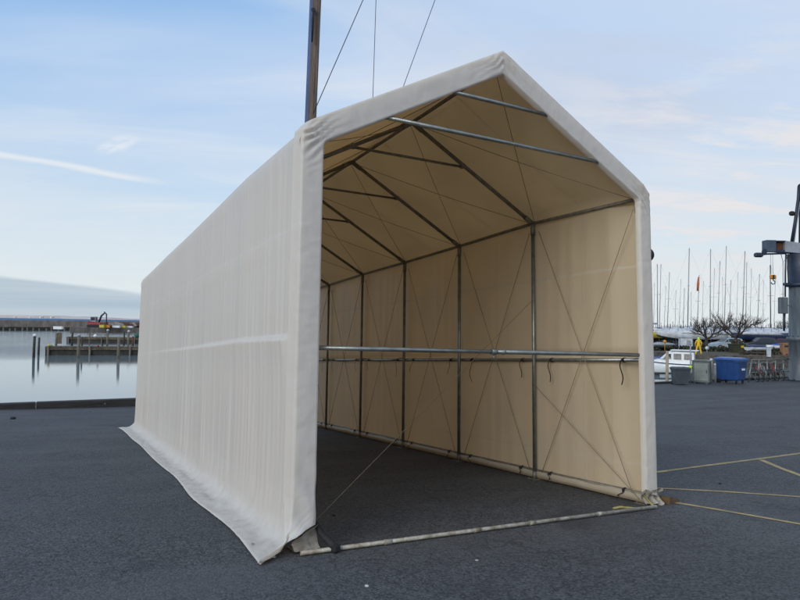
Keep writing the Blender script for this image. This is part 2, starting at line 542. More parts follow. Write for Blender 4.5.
M_TYRE = mat('tyre_rubber', (0.015, 0.015, 0.016), 0.8, 0, 0.2, 8)
M_RED = mat('red_paint', (0.26, 0.025, 0.03), 0.45, 0, 0.15, 2)
M_ORANGE = mat('orange_paint', (0.52, 0.22, 0.025), 0.5, 0, 0.12, 6)
M_BRANCH = mat('bare_bark', (0.055, 0.043, 0.035), 0.9, 0, 0.3, 5, 0.5, 12)
M_GRASS = mat('winter_grass', (0.05, 0.058, 0.022), 0.95, 0, 0.3, 0.5, 0.6, 3, c2=(0.075, 0.06, 0.042))
M_BANKW = mat('bank_stone', (0.12, 0.10, 0.08), 0.9, 0, 0.4, 1.5, 0.8, 4, c2=(0.035, 0.03, 0.026))
M_CRANE = mat('crane_blue_paint', (0.125, 0.15, 0.17), 0.5, 0.05, 0.22, 1.8, 0.3, 12, c2=(0.07, 0.082, 0.095), stretch=(2.5, 2.5, 0.35))
M_CRANEM = mat('crane_mid_paint', (0.05, 0.075, 0.11), 0.5, 0.05, 0.3, 2)
M_CRANED = mat('crane_dark_paint', (0.018, 0.026, 0.05), 0.5, 0.05, 0.25, 2)
M_CRANEG = mat('crane_grey_paint', (0.26, 0.28, 0.32), 0.5, 0.05, 0.2, 2)
M_RUST = mat('rusty_steel', (0.13, 0.045, 0.02), 0.8, 0.1, 0.4, 4, 0.4, 20, c2=(0.035, 0.02, 0.018))
M_BIN = mat('blue_bin_plastic', (0.014, 0.055, 0.19), 0.42, 0, 0.12, 3)
M_BINL = mat('blue_bin_lid', (0.03, 0.09, 0.27), 0.35, 0, 0.1, 3)
M_GBIN = mat('grey_bin_plastic', (0.05, 0.062, 0.075), 0.55, 0, 0.15, 3)
M_CAB = mat('grey_cabinet_paint', (0.11, 0.13, 0.13), 0.5, 0, 0.18, 2)
M_CABL = mat('pale_cabinet_panel', (0.19, 0.215, 0.20), 0.5, 0, 0.18, 2)
M_POSTC = mat('pale_wood', (0.33, 0.28, 0.21), 0.8, 0, 0.2, 3, 0.3, 20)
M_LAND = mat('distant_shore', (0.52, 0.46, 0.45), 0.9, 0, 0.15, 0.004)
M_LANDW = mat('pale_wall', (0.80, 0.68, 0.55), 0.8, 0, 0.1, 0.1)
M_WATER = water('harbour_surface', (0.16, 0.215, 0.235), 0.16, 2.2, 0.02, 0.05, 30.0)
M_SEA = mat('sea_surface', (0.035, 0.12, 0.24), 0.75, 0, 0.15, 0.02, 0.5, 0.3, spec=0.25)

# ------------------------------------------------------------ ground and water


def build_ground():
    mb = MB()
    xs = []
    x = -60.0
    while x < 160:
        xs.append(x)
        x += 0.5 if -8 < x < 40 else (1.5 if x < 70 else 4.0)
    ys = []
    y = -40.0
    while y < QY - 0.2:
        ys.append(y)
        y += 0.5 if y > -8 else 2.0
    ys.append(QY)
    nv = len(ys)
    vs = [(x, y, gz(x, y)) for x in xs for y in ys]
    fs = [(i * nv + j, (i + 1) * nv + j, (i + 1) * nv + j + 1, i * nv + j + 1) for i in range(len(xs) - 1) for j in range(nv - 1)]
    mb.add(vs, fs, True)
    tag(mb.build('ground', M_ASPH), kind='structure')
    q = MB()
    q.box((50, QY + 0.30, (ZQ - 0.02 - 6) / 2), (220, 0.6, 6 + ZQ - 0.02))
    tag(q.build('quay_wall', M_CONC), 'concrete quay wall dropping from the asphalt to the water', 'quay wall', kind='structure')


build_ground()


def build_kerb():
    mb = MB()
    random.seed(3)
    x = -58.0
    while x < 108:
        L = 4.0
        hk_ = 0.28 if x < 14 else 0.12
        mb.bbox((x + L / 2, QY + 0.12, ZQ + hk_ / 2 - 0.015), (L - 0.006, 0.30, hk_ + random.uniform(-0.01, 0.01)), 0.025)
        x += L
    o = mb.build('quay_kerb', M_TIMBER)
    tag(o, 'long black tarred timber kerb along the quay edge', 'kerb')
    b = MB()
    for i in range(40):
        xx = -28 + i * 2.0
        b.lathe([(0.03, 0), (0.03, 0.02)], (xx, QY - 0.03, ZQ + 0.14), 8, Matrix.Rotation(R(90), 3, 'X'))
    b.build('bolt', M_STEELD, o)


build_kerb()


def build_water():
    s = MB()
    s.grid(lambda a, b: (-500 + 900 * a, 17 + 250 * b, ZW), 30, 12)
    tag(s.build('harbour_water', M_WATER), kind='structure')
    s = MB()
    s.add([(-30000, -3000, ZW - 0.01), (30000, -3000, ZW - 0.01), (30000, 36000, ZW - 0.01), (-30000, 36000, ZW - 0.01)], [(0, 1, 2, 3)])
    tag(s.build('sea', M_SEA), kind='structure')


build_water()


def build_bank():
    # low grassy bank with the winter boat yard, behind the inner basin on the right
    e = [col(600, 84, 0), col(640, 78, 0), col(668, 72, 0), col(692, 67, 0), col(745, 68, 0), col(800, 70, 0), col(1000, 78, 0), col(1300, 120, 0)]
    fr = Vector((MW.col[1][0], MW.col[1][1], 0)).normalized()
    mb = MB()
    rows = []
    for p in e:
        rows.append([Vector((p.x, p.y, -3)), Vector((p.x, p.y, -0.93)), Vector((p.x, p.y, -0.82)) + fr * 0.6] +
                    [Vector((p.x, p.y, -0.80)) + fr * d for d in (4, 12, 30, 60, 150, 600)])
    mb.loft(rows, False, True, False)
    o = mb.build('bank', M_GRASS)
    tag(o, kind='structure')
    mb = MB()
    rows = []
    k = 0
    for a_, b_ in zip(e[:-1], e[1:]):
        n_ = max(1, int((b_ - a_).length / 0.5))
        for i in range(n_):
            p = a_.lerp(b_, i / n_)
            j = 0.12 * noise.noise(Vector((k * 0.7, 2, 0)))
            rows.append([Vector((p.x, p.y, -3)) - fr * 0.5, Vector((p.x, p.y, -1.4)) - fr * (0.34 + j), Vector((p.x, p.y, -0.80 + j * 0.6)) - fr * (0.25 - j), Vector((p.x, p.y, -0.76 + j)) + fr * 0.5, Vector((p.x, p.y, -0.9)) + fr * 0.55])
            k += 1
    mb.loft(rows, False, False, False)
    tag(mb.build('bank_wall', M_BANKW), 'rough brown stone edging along the grassy bank', 'bank wall', kind='structure')


build_bank()
ZB = -0.80


def build_far_shore():
    mb = MB()
    n = 60
    top, bot = [], []
    t = 6000
    for i in range(n + 1):
        u = -160 + 300 * i / n
        f = max(0, 1 - max(0, (u - 30) / 105.0)) if u > 30 else 1
        h = (26 + 5 * noise.noise(Vector((u * 0.05, 0, 0)))) * max(f, 0.08)
        p = col(u, t, 0)
        bot.append(Vector((p.x, p.y, -3)))
        top.append(Vector((p.x, p.y, ZW + h)))
    back = Vector((MW.col[1][0], MW.col[1][1], 0)) * 900
    mb.loft([bot, top, [p + back + Vector((0, 0, 2)) for p in top], [p + back for p in bot]], False, True, False)
    tag(mb.build('distant_land', M_LAND), kind='structure')
    g = 'tiny pale buildings on the far shore'
    for u, w, h in ((41.5, 30, 13), (52, 26, 15), (15, 20, 9), (30, 18, 9)):
        p = col(u, 5950, 0)
        b = MB()
        b.box((0, 0, h / 2 + 4), (w, 20, h), 0.5)
        b.add([(-w / 2, -10, h + 4.1), (w / 2, -10, h + 4.1), (w / 2, 10, h + 4.1), (-w / 2, 10, h + 4.1), (-w / 2, 0, h + 8), (w / 2, 0, h + 8)],
              [(0, 1, 5, 4), (2, 3, 4, 5), (0, 4, 3), (1, 2, 5), (0, 3, 2, 1)])
        o = b.build('distant_building', M_LANDW, None, (p.x, p.y, ZW))
        tag(o, {41.5: 'second brightest pale building on the far shore, right of the mid one', 52: 'rightmost pale building on the far shore', 15: 'leftmost pale building on the far shore', 30: 'low pale building on the far shore, second from the left'}[u], 'building', g)


build_far_shore()

# ------------------------------------------------------------ painted lines


def build_line(pts, w, m, label):
    P = [onground(*q) for q in pts]
    mb = MB()
    left, right = [], []
    steps = []
    for a, b in zip(P[:-1], P[1:]):
        n = max(2, int((b - a).length / 0.4))
        for k in range(n):
            steps.append(a.lerp(b, k / n))
    steps.append(P[-1])
    for i, p in enumerate(steps):
        d = (steps[min(i + 1, len(steps) - 1)] - steps[max(i - 1, 0)])
        nrm = Vector((-d.y, d.x, 0)).normalized() * (w / 2 * (1 + 0.25 * noise.noise(p * 2.0)))
        for L, s in ((left, 1), (right, -1)):
            q = p + nrm * s
            L.append(Vector((q.x, q.y, gz(q.x, q.y) + 0.004)))
    mb.loft([left, right], False, False, False)
    o = mb.build('painted_line', m)
    tag(o, label, 'road marking', kind='structure')


build_line([(640, 474.6), (700, 466.5), (759, 459), (860, 445.5)], 0.09, M_YPAINT, 'upper yellow line painted on the asphalt right of the tent')
build_line([(761, 460.0), (780, 468), (800, 475.5), (850, 494)], 0.09, M_YPAINT, 'short yellow branch line slanting towards the camera')
build_line([(650, 488.0), (720, 491.5), (800, 497), (850, 500)], 0.07, M_YPAINT, 'middle yellow line painted on the asphalt right of the tent')
build_line([(655, 499.5), (712, 509), (770, 519), (860, 535)], 0.07, M_YPAINT, 'nearest yellow line painted on the asphalt right of the tent')

# ------------------------------------------------------------ the tent
W, HE, HR, LB, NB = 3.953, 3.5, 4.591, 1.858, 6
LEN = LB * NB
EZ = [0.02, 0.045, 0.0, -0.035, -0.055, -0.10, -0.12]
RZ = [0.09, 0.06, 0.03, 0.0, -0.03, -0.06, -0.08]


def interp(a, y):
    t = min(max(y / LB, 0), NB - 1e-6)
    i = int(t)
    return a[i] + (a[i + 1] - a[i]) * (t - i)


tent = empty('storage_tent')
tent.rotation_euler = RW.to_euler()
tag(tent, 'long white tarpaulin storage tent with open gable front and steel frame', 'storage tent')


def nz3(x, y, z):
    return noise.noise(Vector((x, y, z)))


def xl(y):  # outer left wall
    return -0.205 + 0.19 * y / LEN


def xr(y):
    return W + 0.06 + 0.115 * max(0, 1 - y / 0.5)


def wall_left_pt(y, z):
    """folds of the left wall; deeper towards the foot, a soft ridge at each post and at the rail"""
    ph = (y / LB) % 1.0
    s = math.sin(math.pi * ph)
    x = xl(y)
    x += 0.022 * s * (0.6 + 0.4 * math.sin(z * 0.9))                        # cloth sucked in between frames
    foot = max(0, 1 - z / 3.4)
    env = 0.35 + 0.65 * s
    x += (0.0008 + 0.0030 * foot) * env * math.sin(y * 19 + 5.5 * nz3(y * 0.8, 0, z * 0.25) + 0.2 * z) * (0.5 + abs(nz3(y * 0.7, 11, z * 0.2)) * 2)
    x += (0.0006 + 0.0018 * foot) * math.sin(y * 47 + 6.0 * nz3(y * 1.3, 3, z * 0.3))
    x += 0.014 * nz3(y * 1.5, 7, z * 0.28) + 0.010 * foot * nz3(y * 5.0, 9, z * 0.35) + 0.006 * nz3(y * 12.0, 19, z * 0.4)
    up = min(1, max(0, (1.765 - z) / 0.055))
    up = up * up * (3 - 2 * up)
    x -= up * math.exp(-max(0, 1.70 - z) / 0.30) * (0.036 * max(0, 1 - y / 8.5) + 0.004) * min(1, max(0, (y - 0.12) / 0.15)) * (0.75 + 0.5 * abs(nz3(y * 1.1, 4, 4)))
    x -= 0.004 * math.exp(-((z - 2.55) / 0.015) ** 2)
    e = min(1, max(0, (y - 0.08) / 0.22))
    return (xl(y) + 0.006) * (1 - e) + x * e


SOLF = True


def build_cover():
    nu = 560
    # profile samples: list of functions of (y, k)
    mb = MB()
    zs = sorted(set([0.0, 0.03, 0.08, 0.14, 0.22] + [round(0.32 + (3.30 - 0.32) * i / 44, 4) for i in range(45)] + [round(1.66 + 0.011 * i, 4) for i in range(14)]))
    # left wall and skirt
    rows = []
    for i in range(nu + 1):
        y = LEN * i / nu
        ze = HE + interp(EZ, y) + 0.03
        r = []
        # skirt on the ground
        sw = 0.27 + 0.05 * nz3(y * 0.6, 0, 9) + 0.05 * math.exp(-y / 0.7) + 0.05 * math.exp(-(LEN - y) / 0.4)
        fy = -0.28 * math.exp(-y / 0.35)
        by = 0.20 * math.exp(-(LEN - y) / 0.3)
        for k in range(11):
            t = k / 11
            xx = xl(y) - 0.012 - sw * (1 - t) + 0.004 * nz3(y * 9, t, 1)
            zz = 0.012 + (1 - t) * t * 4 * (0.010 * (1 + nz3(y * 3, t * 2, 4)) + 0.020 * max(0, nz3(y * 1.4, t, 2)) + 0.013 * nz3(y * 9, t * 4, 7) * (1 - t * 0.5) + 0.006 * nz3(y * 23, t * 8, 3)) + 0.12 * t ** 5
            r.append(Vector((xx, y + (fy + by) * (1 - t), zz)))
        for z in zs[3:]:
            q = min(1, (z - 0.08) / 0.3)
            x = wall_left_pt(y, z) * q + (xl(y) - 0.008) * (1 - q)
            z2 = z
            r.append(Vector((x, y, z2 * (ze - 0.18) / 3.30 if z > 3 else z2 + (ze - 0.18 - 3.30) * z / 3.3)))
        # rounded eave, up to the roof slope
        xa, za = r[-1].x, ze - 0.18
        hr = HR + interp(RZ, y) + 0.085
        ex, ez = xl(y) - 0.01, ze + 0.045
        slope = (hr - ez) / (W / 2 - ex)
        r.append(Vector((xa - 0.01, y, ze - 0.06)))
        r.append(Vector((xl(y) + 0.025, y, ze + 0.03)))
        r.append(Vector((xl(y) + 0.10, y, ez + slope * 0.10)))
        s = math.sin(math.pi * ((y / LB) % 1.0))
        for k in range(1, 14):
            t = k / 14
            x = xl(y) + 0.10 + (W / 2 - xl(y) - 0.10) * t
            sag = 0.035 * s * math.sin(math.pi * t) + 0.004 * nz3(x * 3, y * 3, 1)
            r.append(Vector((x, y, ez + slope * (x - ex) - sag)))
        r.append(Vector((W / 2, y, hr - 0.004)))
        # right roof and right wall
        er, ezr = xr(y) + 0.01, ze + 0.045
        for k in range(1, 14):
            t = k / 14
            x = W / 2 + (er - 0.10 - W / 2) * t
            sag = 0.035 * s * math.sin(math.pi * t) + 0.004 * nz3(x * 3, y * 3, 1)
            r.append(Vector((x, y, hr + (ezr - hr) * (x - W / 2) / (er - W / 2) - sag)))
        r.append(Vector((er - 0.10, y, hr + (ezr - hr) * (er - 0.10 - W / 2) / (er - W / 2))))
        r.append(Vector((er - 0.02, y, ze + 0.03)))
        r.append(Vector((er, y, ze - 0.06)))
        for z in reversed(zs[1:]):
            x = xr(y) + 0.02 * s * (0.5 + 0.5 * math.sin(z)) + 0.003 * math.sin(y * 21 + 6 * nz3(y, 5, z * 0.2)) * (0.3 + s) \
                + 0.01 * nz3(y * 2.2, 1, z * 0.3)
            x += 0.008 * math.exp(-((z - 2.74) / 0.02) ** 2) + 0.03 * math.exp(-((z - 1.66) / 0.05) ** 2)
            r.append(Vector((x, y, z + (ze - 0.18 - 3.30) * z / 3.3 + 0.0)))
        # foot of the right wall tucks out over the base
        r.append(Vector((xr(y) + 0.10, y, 0.016)))
        r.append(Vector((xr(y) + 0.28 + 0.03 * nz3(y, 2, 2), y, 0.012)))
        rows.append(r)
    mb.loft(rows, False, True, False)
    o = mb.build('cover', M_FAB, tent)
    o.data.materials.append(M_LIN)
    so = o.modifiers.new('thickness', 'SOLIDIFY')
    so.thickness = 0.004
    so.offset = 1 if SOLF else -1
    so.use_flip_normals = False
    so.material_offset = 1
    so.use_rim = True
    return o


build_cover()


def build_flap():
    """the hem of the cover folded over the front frame: legs and gable"""
    y0 = 0.0
    ze = HE + EZ[0]
    ridge_o = HR + 0.225
    ridge_i = HR - 0.035
    path_o, path_i = [], []

    def seg(ao, bo, ai, bi, n, skip=False):
        for k in range(n + (0 if skip else 1)):
            t = k / n
            path_o.append(Vector(ao).lerp(Vector(bo), t))
            path_i.append(Vector(ai).lerp(Vector(bi), t))
    xo, xi = xl(0), 0.0
    Xo, Xi = xr(0), W + 0.0
    ft = [(-0.335, .030, .215), (-0.22, .036, .25), (-0.12, .056, .30), (-0.055, .12, .36), (-0.015, .23, .42), (0, .42, .52)]
    for (a1, a2, a3), (b1, b2, b3) in zip(ft[:-1], ft[1:]):
        seg((xo + a1, 0, a2), (xo + b1, 0, b2), (xi, 0, a3), (xi, 0, b3), 4, True)
    seg((xo, 0, 0.42), (xo + 0.005, 0, ze - 0.10), (xi, 0, 0.52), (xi, 0, ze - 0.16), 150, True)
    seg((xo + 0.005, 0, ze - 0.10), (xo + 0.012, 0, ze + 0.065), (xi, 0, ze - 0.16), (xi + 0.004, 0, ze - 0.05), 16, True)
    seg((xo + 0.012, 0, ze + 0.065), (xo + 0.10, 0, ze + 0.165), (xi + 0.004, 0, ze - 0.05), (xi + 0.02, 0, ze - 0.02), 14, True)
    seg((xo + 0.10, 0, ze + 0.165), (W / 2 - 0.10, 0, ridge_o - 0.055), (xi + 0.02, 0, ze - 0.02), (W / 2 - 0.02, 0, ridge_i - 0.005), 110, True)
    seg((W / 2 - 0.10, 0, ridge_o - 0.055), (W / 2, 0, ridge_o), (W / 2 - 0.02, 0, ridge_i - 0.005), (W / 2, 0, ridge_i), 6, True)
    seg((W / 2, 0, ridge_o), (W / 2 + 0.10, 0, ridge_o - 0.055), (W / 2, 0, ridge_i), (W / 2 + 0.02, 0, ridge_i - 0.005), 6, True)
    seg((W / 2 + 0.10, 0, ridge_o - 0.055), (Xo - 0.10, 0, ze + 0.16), (W / 2 + 0.02, 0, ridge_i - 0.005), (Xi - 0.02, 0, ze - 0.02), 110, True)
    seg((Xo - 0.10, 0, ze + 0.16), (Xo - 0.012, 0, ze + 0.065), (Xi - 0.02, 0, ze - 0.02), (Xi - 0.004, 0, ze - 0.05), 14, True)
    seg((Xo - 0.012, 0, ze + 0.065), (Xo - 0.005, 0, ze - 0.10), (Xi - 0.004, 0, ze - 0.05), (Xi, 0, ze - 0.16), 16, True)
    seg((Xo - 0.005, 0, ze - 0.10), (Xo, 0, 0.1), (Xi, 0, ze - 0.16), (Xi, 0, 0.14), 150)
    n = len(path_o)
    rows = []
    for i in range(n):
        o, q = path_o[i], path_i[i]
        mid = (o + q) / 2
        # how near to an eave or the ridge: the cloth is gathered there
        g_e = max(math.exp(-((mid - Vector((xo + 0.12, 0, ze + 0.03))).length / 0.22) ** 2),
                  math.exp(-((mid - Vector((Xo - 0.12, 0, ze + 0.03))).length / 0.22) ** 2))
        g_r = math.exp(-((mid - Vector((W / 2, 0, HR + 0.1))).length / 0.30) ** 2)
        g_f = math.exp(-((mid - Vector((xo, 0, 0.25))).length / 0.35) ** 2)
        r = []
        d = (q - o)
        wv = d.normalized()
        tang = (path_o[min(i + 1, n - 1)] - path_o[max(i - 1, 0)]).normalized()
        s = i * 1.0
        leg = mid.x < 0.12 or mid.x > W - 0.05
        for k in range(15):
            t = k / 14
            p = o + d * min(1, max(0, (t - 0.14) / 0.80))
            yy = -0.045
            if t < 0.14:
                yy = 0.10 - 0.145 * math.sin(t / 0.14 * math.pi / 2)
                p = p - wv * 0.010 * (1 - t / 0.14)
            if t > 0.94: yy = -0.045 + 0.07 * (t - 0.94) / 0.06
            crin = 0.005 * nz3(mid.x * 4 + t, mid.z * 4, t * 2.2) + 0.003 * nz3(mid.x * 19, mid.z * 19, t * 3)
            hem = max(0, (t - 0.55) / 0.45)
            if leg: crin += hem * 0.005 * math.sin(mid.z * 26 + 5 * nz3(0, mid.z * 2, 1) + t * 3) * (0.3 + abs(nz3(1, mid.z * 1.1, 5)) * 2)
            else: crin += hem * 0.004 * math.sin(mid.x * 22 + 5 * nz3(0, mid.x * 2, 1))
            if not leg: crin += 0.006 * nz3(p.x * 1.6, p.z * 5, 3)
            crin += (0.018 * g_e + 0.014 * g_r) * math.sin((p.x * 0.75 - p.z * 0.9 if mid.x < W / 2 else -p.x * 0.75 - p.z * 0.9) * 85 + 4.0 * nz3(p.x * 5, p.z * 5, 0)) * (0.35 + 0.65 * math.sin(math.pi * min(1, max(0, t))))
            crin += 0.03 * g_f * math.sin(p.z * 17 + p.x * 22) * t
            fade = min(1, max(0, (t - 0.08) / 0.22))
            out = -0.004 * math.sin(math.pi * t)
            crin *= 1 - 0.75 * t ** 4
            y2 = yy + crin * fade + out * fade
            # bottom of the left flap is pulled forward onto the ground
            low = max(0, (xo - o.x) / 0.335) if mid.x < 1 else 0
            y2 -= low * 0.235 * (1 - t)
            if low > 0: y2 -= min(1, low * 6) * 0.13 * max(0, 1 - t / 0.14)
            p2 = Vector((p.x, y2, p.z))
            if t == 0:
                p2 = p - wv * 0.010 + Vector((0, 0.13 if low <= 0 else y2, 0))
            r.append(p2)
        rows.append(r)
    mb = MB()
    mb.loft(rows, False, True, False)
    o = mb.build('front_hem', M_HEM, tent)
    return o


build_flap()

# eyelets along the skirt corner
for x, y in ((-0.40, -0.20), (-0.44, 0.25)):
    eb = MB()
    eb.lathe([(0.008, 0.0), (0.014, 0.0), (0.014, 0.006), (0.008, 0.006)], (x, y, 0.03), 12)
    eb.build('eyelet', M_STEEL, tent)


def frame_pts(i):
    return HE + EZ[i], HR + RZ[i], LB * i + (0.05 if i == 0 else 0)


PR = 0.026


def LX(y): return xl(y) + 0.10


def RX(i): return W + (0.07 if i == 0 else 0.0)

for i in range(NB + 1):
    ze, zr, y = frame_pts(i)
    for sx, x in ((0, LX(y)), (1, RX(i))):
        mb = MB()
        mb.tube((x, y, 0.02), (x, y, ze - 0.02), PR, 14)
        o = mb.build('post', M_STEEL if sx and i < 3 else M_STEELD, tent)
        b = MB()
        b.bbox((x, y, 0.006), (0.16, 0.16, 0.010), 0.002)
        b.tube((x, y, 0.01), (x, y, 0.11), PR + 0.006, 12)
        for a, c in ((0.055, 0.055), (-0.055, 0.055), (0.055, -0.055), (-0.055, -0.055)):
            b.lathe([(0.009, 0), (0.009, 0.014)], (x + a, y + c, 0.012), 6)
        b.build('base_plate', M_STEELD, tent)
        r = MB()
        r.tube((x, y, ze), (W / 2, y, zr), PR, 14)
        r.build('rafter', M_STEELD, tent)
        j = MB()
        dv = (Vector((W / 2, y, zr)) - Vector((x, y, ze))).normalized()
        j.tube((x, y, ze - 0.16), (x, y, ze + 0.01), PR + 0.007, 12)
        j.tube((x, y, ze), Vector((x, y, ze)) + dv * 0.16, PR + 0.007, 12)
        j.build('corner_joint', M_STEELD, tent)
    j = MB()
    for x in (LX(y), RX(i)):
        dv = (Vector((x, y, ze)) - Vector((W / 2, y, zr))).normalized()
        j.tube((W / 2, y, zr), Vector((W / 2, y, zr)) + dv * 0.17, PR + 0.007, 12)
    j.build('ridge_joint', M_STEELD, tent)


def on_rafter(i, f, right):
    ze, zr, y = frame_pts(i)
    x0 = RX(i) if right else LX(y)
    return Vector((x0 + (W / 2 - x0) * f, y, ze + (zr - ze) * f))


tb = MB()
tb.tube((0.61, -0.015, HE + 0.347), (W - 0.61, -0.015, HE + 0.347), 0.021, 14)
tb.build('tie_bar', M_STEEL, tent)
tb = MB()
tb.tube((1.36, -0.015, HE + 0.752), (W - 1.36, -0.015, HE + 0.752), 0.021, 14)
tb.build('tie_bar', M_STEEL, tent)
for i in range(1, NB):
    tb = MB()
    a, b = on_rafter(i, 0.60, False), on_rafter(i, 0.60, True)
    dn = Vector((0, 0.04, -0.01))
    tb.tube(a + dn, b + dn, 0.017, 10)
    for e in (a, b):
        tb.bbox(e + dn * 0.5, (0.06, 0.07, 0.06), 0.008)
    tb.build('tie_bar', M_STEELD, tent)

# purlins and rails
for nm, a, m in (('eave', 0, M_STEELD), ('eave', 1, M_STEELD), ('ridge', 2, M_STEELD)):
    mb = MB()
    pts = []
    for i in range(NB + 1):
        ze, zr, y = frame_pts(i)
        pts.append([(LX(y), y, ze + 0.005), (RX(i) + 0.004, y, ze + 0.005), (W / 2, y, zr + 0.004)][a])
    mb.path(pts, 0.023, 12)
    mb.build('eave_purlin' if a < 2 else 'ridge_purlin', m, tent)
for sx, x in ((0, -0.06), (1, W + 0.042)):
    mb = MB()
    mb.path([(x if sx else LX(LB * i) - 0.045, LB * i, 1.625 + 0.02 * EZ[i]) for i in range(NB + 1)], 0.024, 12)
    mb.build('side_rail', M_STEEL, tent)
    mb = MB()
    mb.path([(x if sx else LX(LB * i) - 0.045, LB * i, 0.115) for i in range(NB + 1)], 0.022, 12)
    mb.build('bottom_rail', M_STEELD, tent)
# hem strip along the inside foot of the right wall
mb = MB()


def hem(a, b):
    y = 0.02 + a * (LEN - 0.04)
    z = 0.02 + 0.12 * b
    return (W + 0.055 - 0.09 * b * (1 - b) * 2 + 0.012 * nz3(y * 3, b, 0) - 0.02 * (1 - b), y, z + 0.012 * nz3(y * 2, 3, 0) * b)


mb.grid(hem, 160, 5)
mb.build('hem_strip', M_LIN, tent)
# slack cord above the side rail, sagging from post to post
mb = MB()
pts = []
for i in range(3, NB + 1):
    for k in range(10):
        t = k / 10
        if i + t > NB: break
        pts.append((W - 0.0, LB * (i + t), 1.70 - 0.07 * math.sin(math.pi * t) - 0.01 * i))
mb.path(pts, 0.007, 6)
mb.build('slack_cord', M_ROPE, tent)

# rail across the entrance, in two tubes pushed together
mb = MB()
mb.tube((0.02, 0.03, 1.682), (1.93, 0.03, 1.682), 0.021, 14)
mb.tube((1.88, 0.03, 1.682), (W + 0.02, 0.03, 1.682), 0.024, 14)
mb.lathe([(0.031, -0.03), (0.031, 0.03)], (1.90, 0.03, 1.682), 14, Matrix.Rotation(R(90), 3, 'Y'))
mb.lathe([(0.031, -0.012), (0.031, 0.012)], (2.02, 0.03, 1.682), 14, Matrix.Rotation(R(90), 3, 'Y'))
mb.tube((1.90, 0.03, 1.65), (1.90, 0.03, 1.60), 0.006, 8)
mb.build('entrance_rail', M_STEEL, tent)
# bar on the ground across the entrance
mb = MB()
GBY = -0.17
mb.tube((-0.17, GBY, 0.026), (W - 0.02, GBY - 0.02, 0.026), 0.018, 14)
for x in (0.62, 1.55, 2.2, 3.1):
    mb.lathe([(0.022, -0.035), (0.022, 0.035)], (x, GBY - 0.02 * x / W, 0.026), 12, Matrix.Rotation(R(90), 3, 'Y'))
M_BAR = mat('pale_ground_bar', (0.47, 0.45, 0.40), 0.5, 0.1, 0.3, 12, 0.3, 40, c2=(0.20, 0.17, 0.12))
mb.build('ground_bar', M_BAR, tent)

# bracing cords: crossed in every wall bay, every roof bay, and in the doorway


def cord(a, b, r=0.0045, m=M_WIRE, sag=0.0):
    a, b = Vector(a), Vector(b)
    mb = MB()
    mb.path([a.lerp(b, k / 8) - Vector((0, 0, sag * math.sin(math.pi * k / 8))) for k in range(9)], r, 6)
    return mb.build('brace_cord', m, tent)


for i in range(NB):
    z0, r0, y0 = frame_pts(i)
    z1, r1, y1 = frame_pts(i + 1)
    for x, xs in ((W + 0.02, W), (0.0, 0.02)):
        cord((x, y0 + (0.10 if i else 0.02), z0 - 0.12), (x, y1 - 0.12, 0.10))
        cord((x, y1 - 0.10, z1 - 0.12), (x, y0 + 0.12, 0.10))
        cord((xs, y0 + 0.04, z0 + 0.01), (W / 2, y1 - 0.04, r1 - 0.03), 0.004, sag=0.03)
        cord((xs, y1 - 0.04, z1 + 0.01), (W / 2, y0 + 0.04, r0 - 0.03), 0.004, sag=0.03)
cord((0.0, 0.02, 0.20), (W - 0.03, LB - 0.02, 2.46), 0.0028, M_ROPE)
cord((W - 0.0, 0.06, 0.06), (W - 0.03, LB - 0.02, 1.30), 0.0045, M_WIRE)


# webbing straps tied round the rails, tails hanging
def strap(x, y, z, L, r=0.03, side=-1):
    mb = MB()
    rings = []
    for k in range(13):
        a = 2 * math.pi * k / 12
        c = Vector((x + r * math.cos(a), y, z + r * math.sin(a)))
        rings.append([c + Vector((0, -0.014, 0)), c + Vector((0, 0.014, 0))])
    mb.loft(rings, False, True, False)
    rows = []
    w = random.uniform(-0.05, 0.05)
    for k in range(9):
        t = k / 8
        c = Vector((x + side * (r + 0.004) + side * 0.03 * math.sin(t * 2.5), y + w * t + 0.03 * math.sin(t * 6 + w * 60), z + 0.02 - L * t))
        rows.append([c + Vector((0, -0.011, 0)), c + Vector((0.004, 0.011, 0))])
    mb.loft(rows, False, True, False)
    mb.bbox((x + side * (r + 0.006), y, z + 0.0), (0.02, 0.032, 0.035), 0.006)
    mb.build('strap', M_BLACK, tent)


random.seed(11)
for i in range(NB + 1):
    for dy in (-0.33, 0.27):
        y = LB * i + dy
        if y < 0.1 or y > LEN - 0.05: continue
        strap(W + 0.042, y, 1.625, random.uniform(0.24, 0.40))
        strap(W + 0.042, y + 0.03, 0.115, 0.10)
# foot of the front left post: strap lashed round the ground bar, rolled cloth behind it
mb = MB()
mb.path([(0.03, 0.02, 0.20), (0.05, -0.06, 0.13), (0.10, GBY + 0.0, 0.065), (0.14, GBY - 0.03, 0.02)], [0.02, 0.026, 0.034, 0.03], 8)
mb.bbox((0.12, GBY - 0.01, 0.035), (0.07, 0.09, 0.06), 0.012, 0.3)
mb.build('foot_strap', M_BLACK, tent)
mb = MB()
mb.grid(lambda a, b: (-0.19 + 0.22 * a + 0.01 * nz3(a * 4, b * 4, 0), -0.10 + 0.13 * math.sin(b * 2.6) * 0.8 + 0.02 * nz3(a * 6, b * 3, 2), 0.02 + 0.19 * b * (0.35 + 0.65 * a) + 0.015 * nz3(a * 5, b * 5, 6)), 14, 12)
M_INNER = mat('shaded_lining', (0.42, 0.39, 0.34), 0.8, 0, 0.35, 12, 0.5, 14, c2=(0.22, 0.19, 0.15))  # grey-white lining, its colour darkened for the shade under the skirt
mb.build('folded_lining', M_INNER, tent)
def M_YTAPE_(): return mat('yellow_strap', (0.28, 0.25, 0.09), 0.7, 0, 0.3, 9)


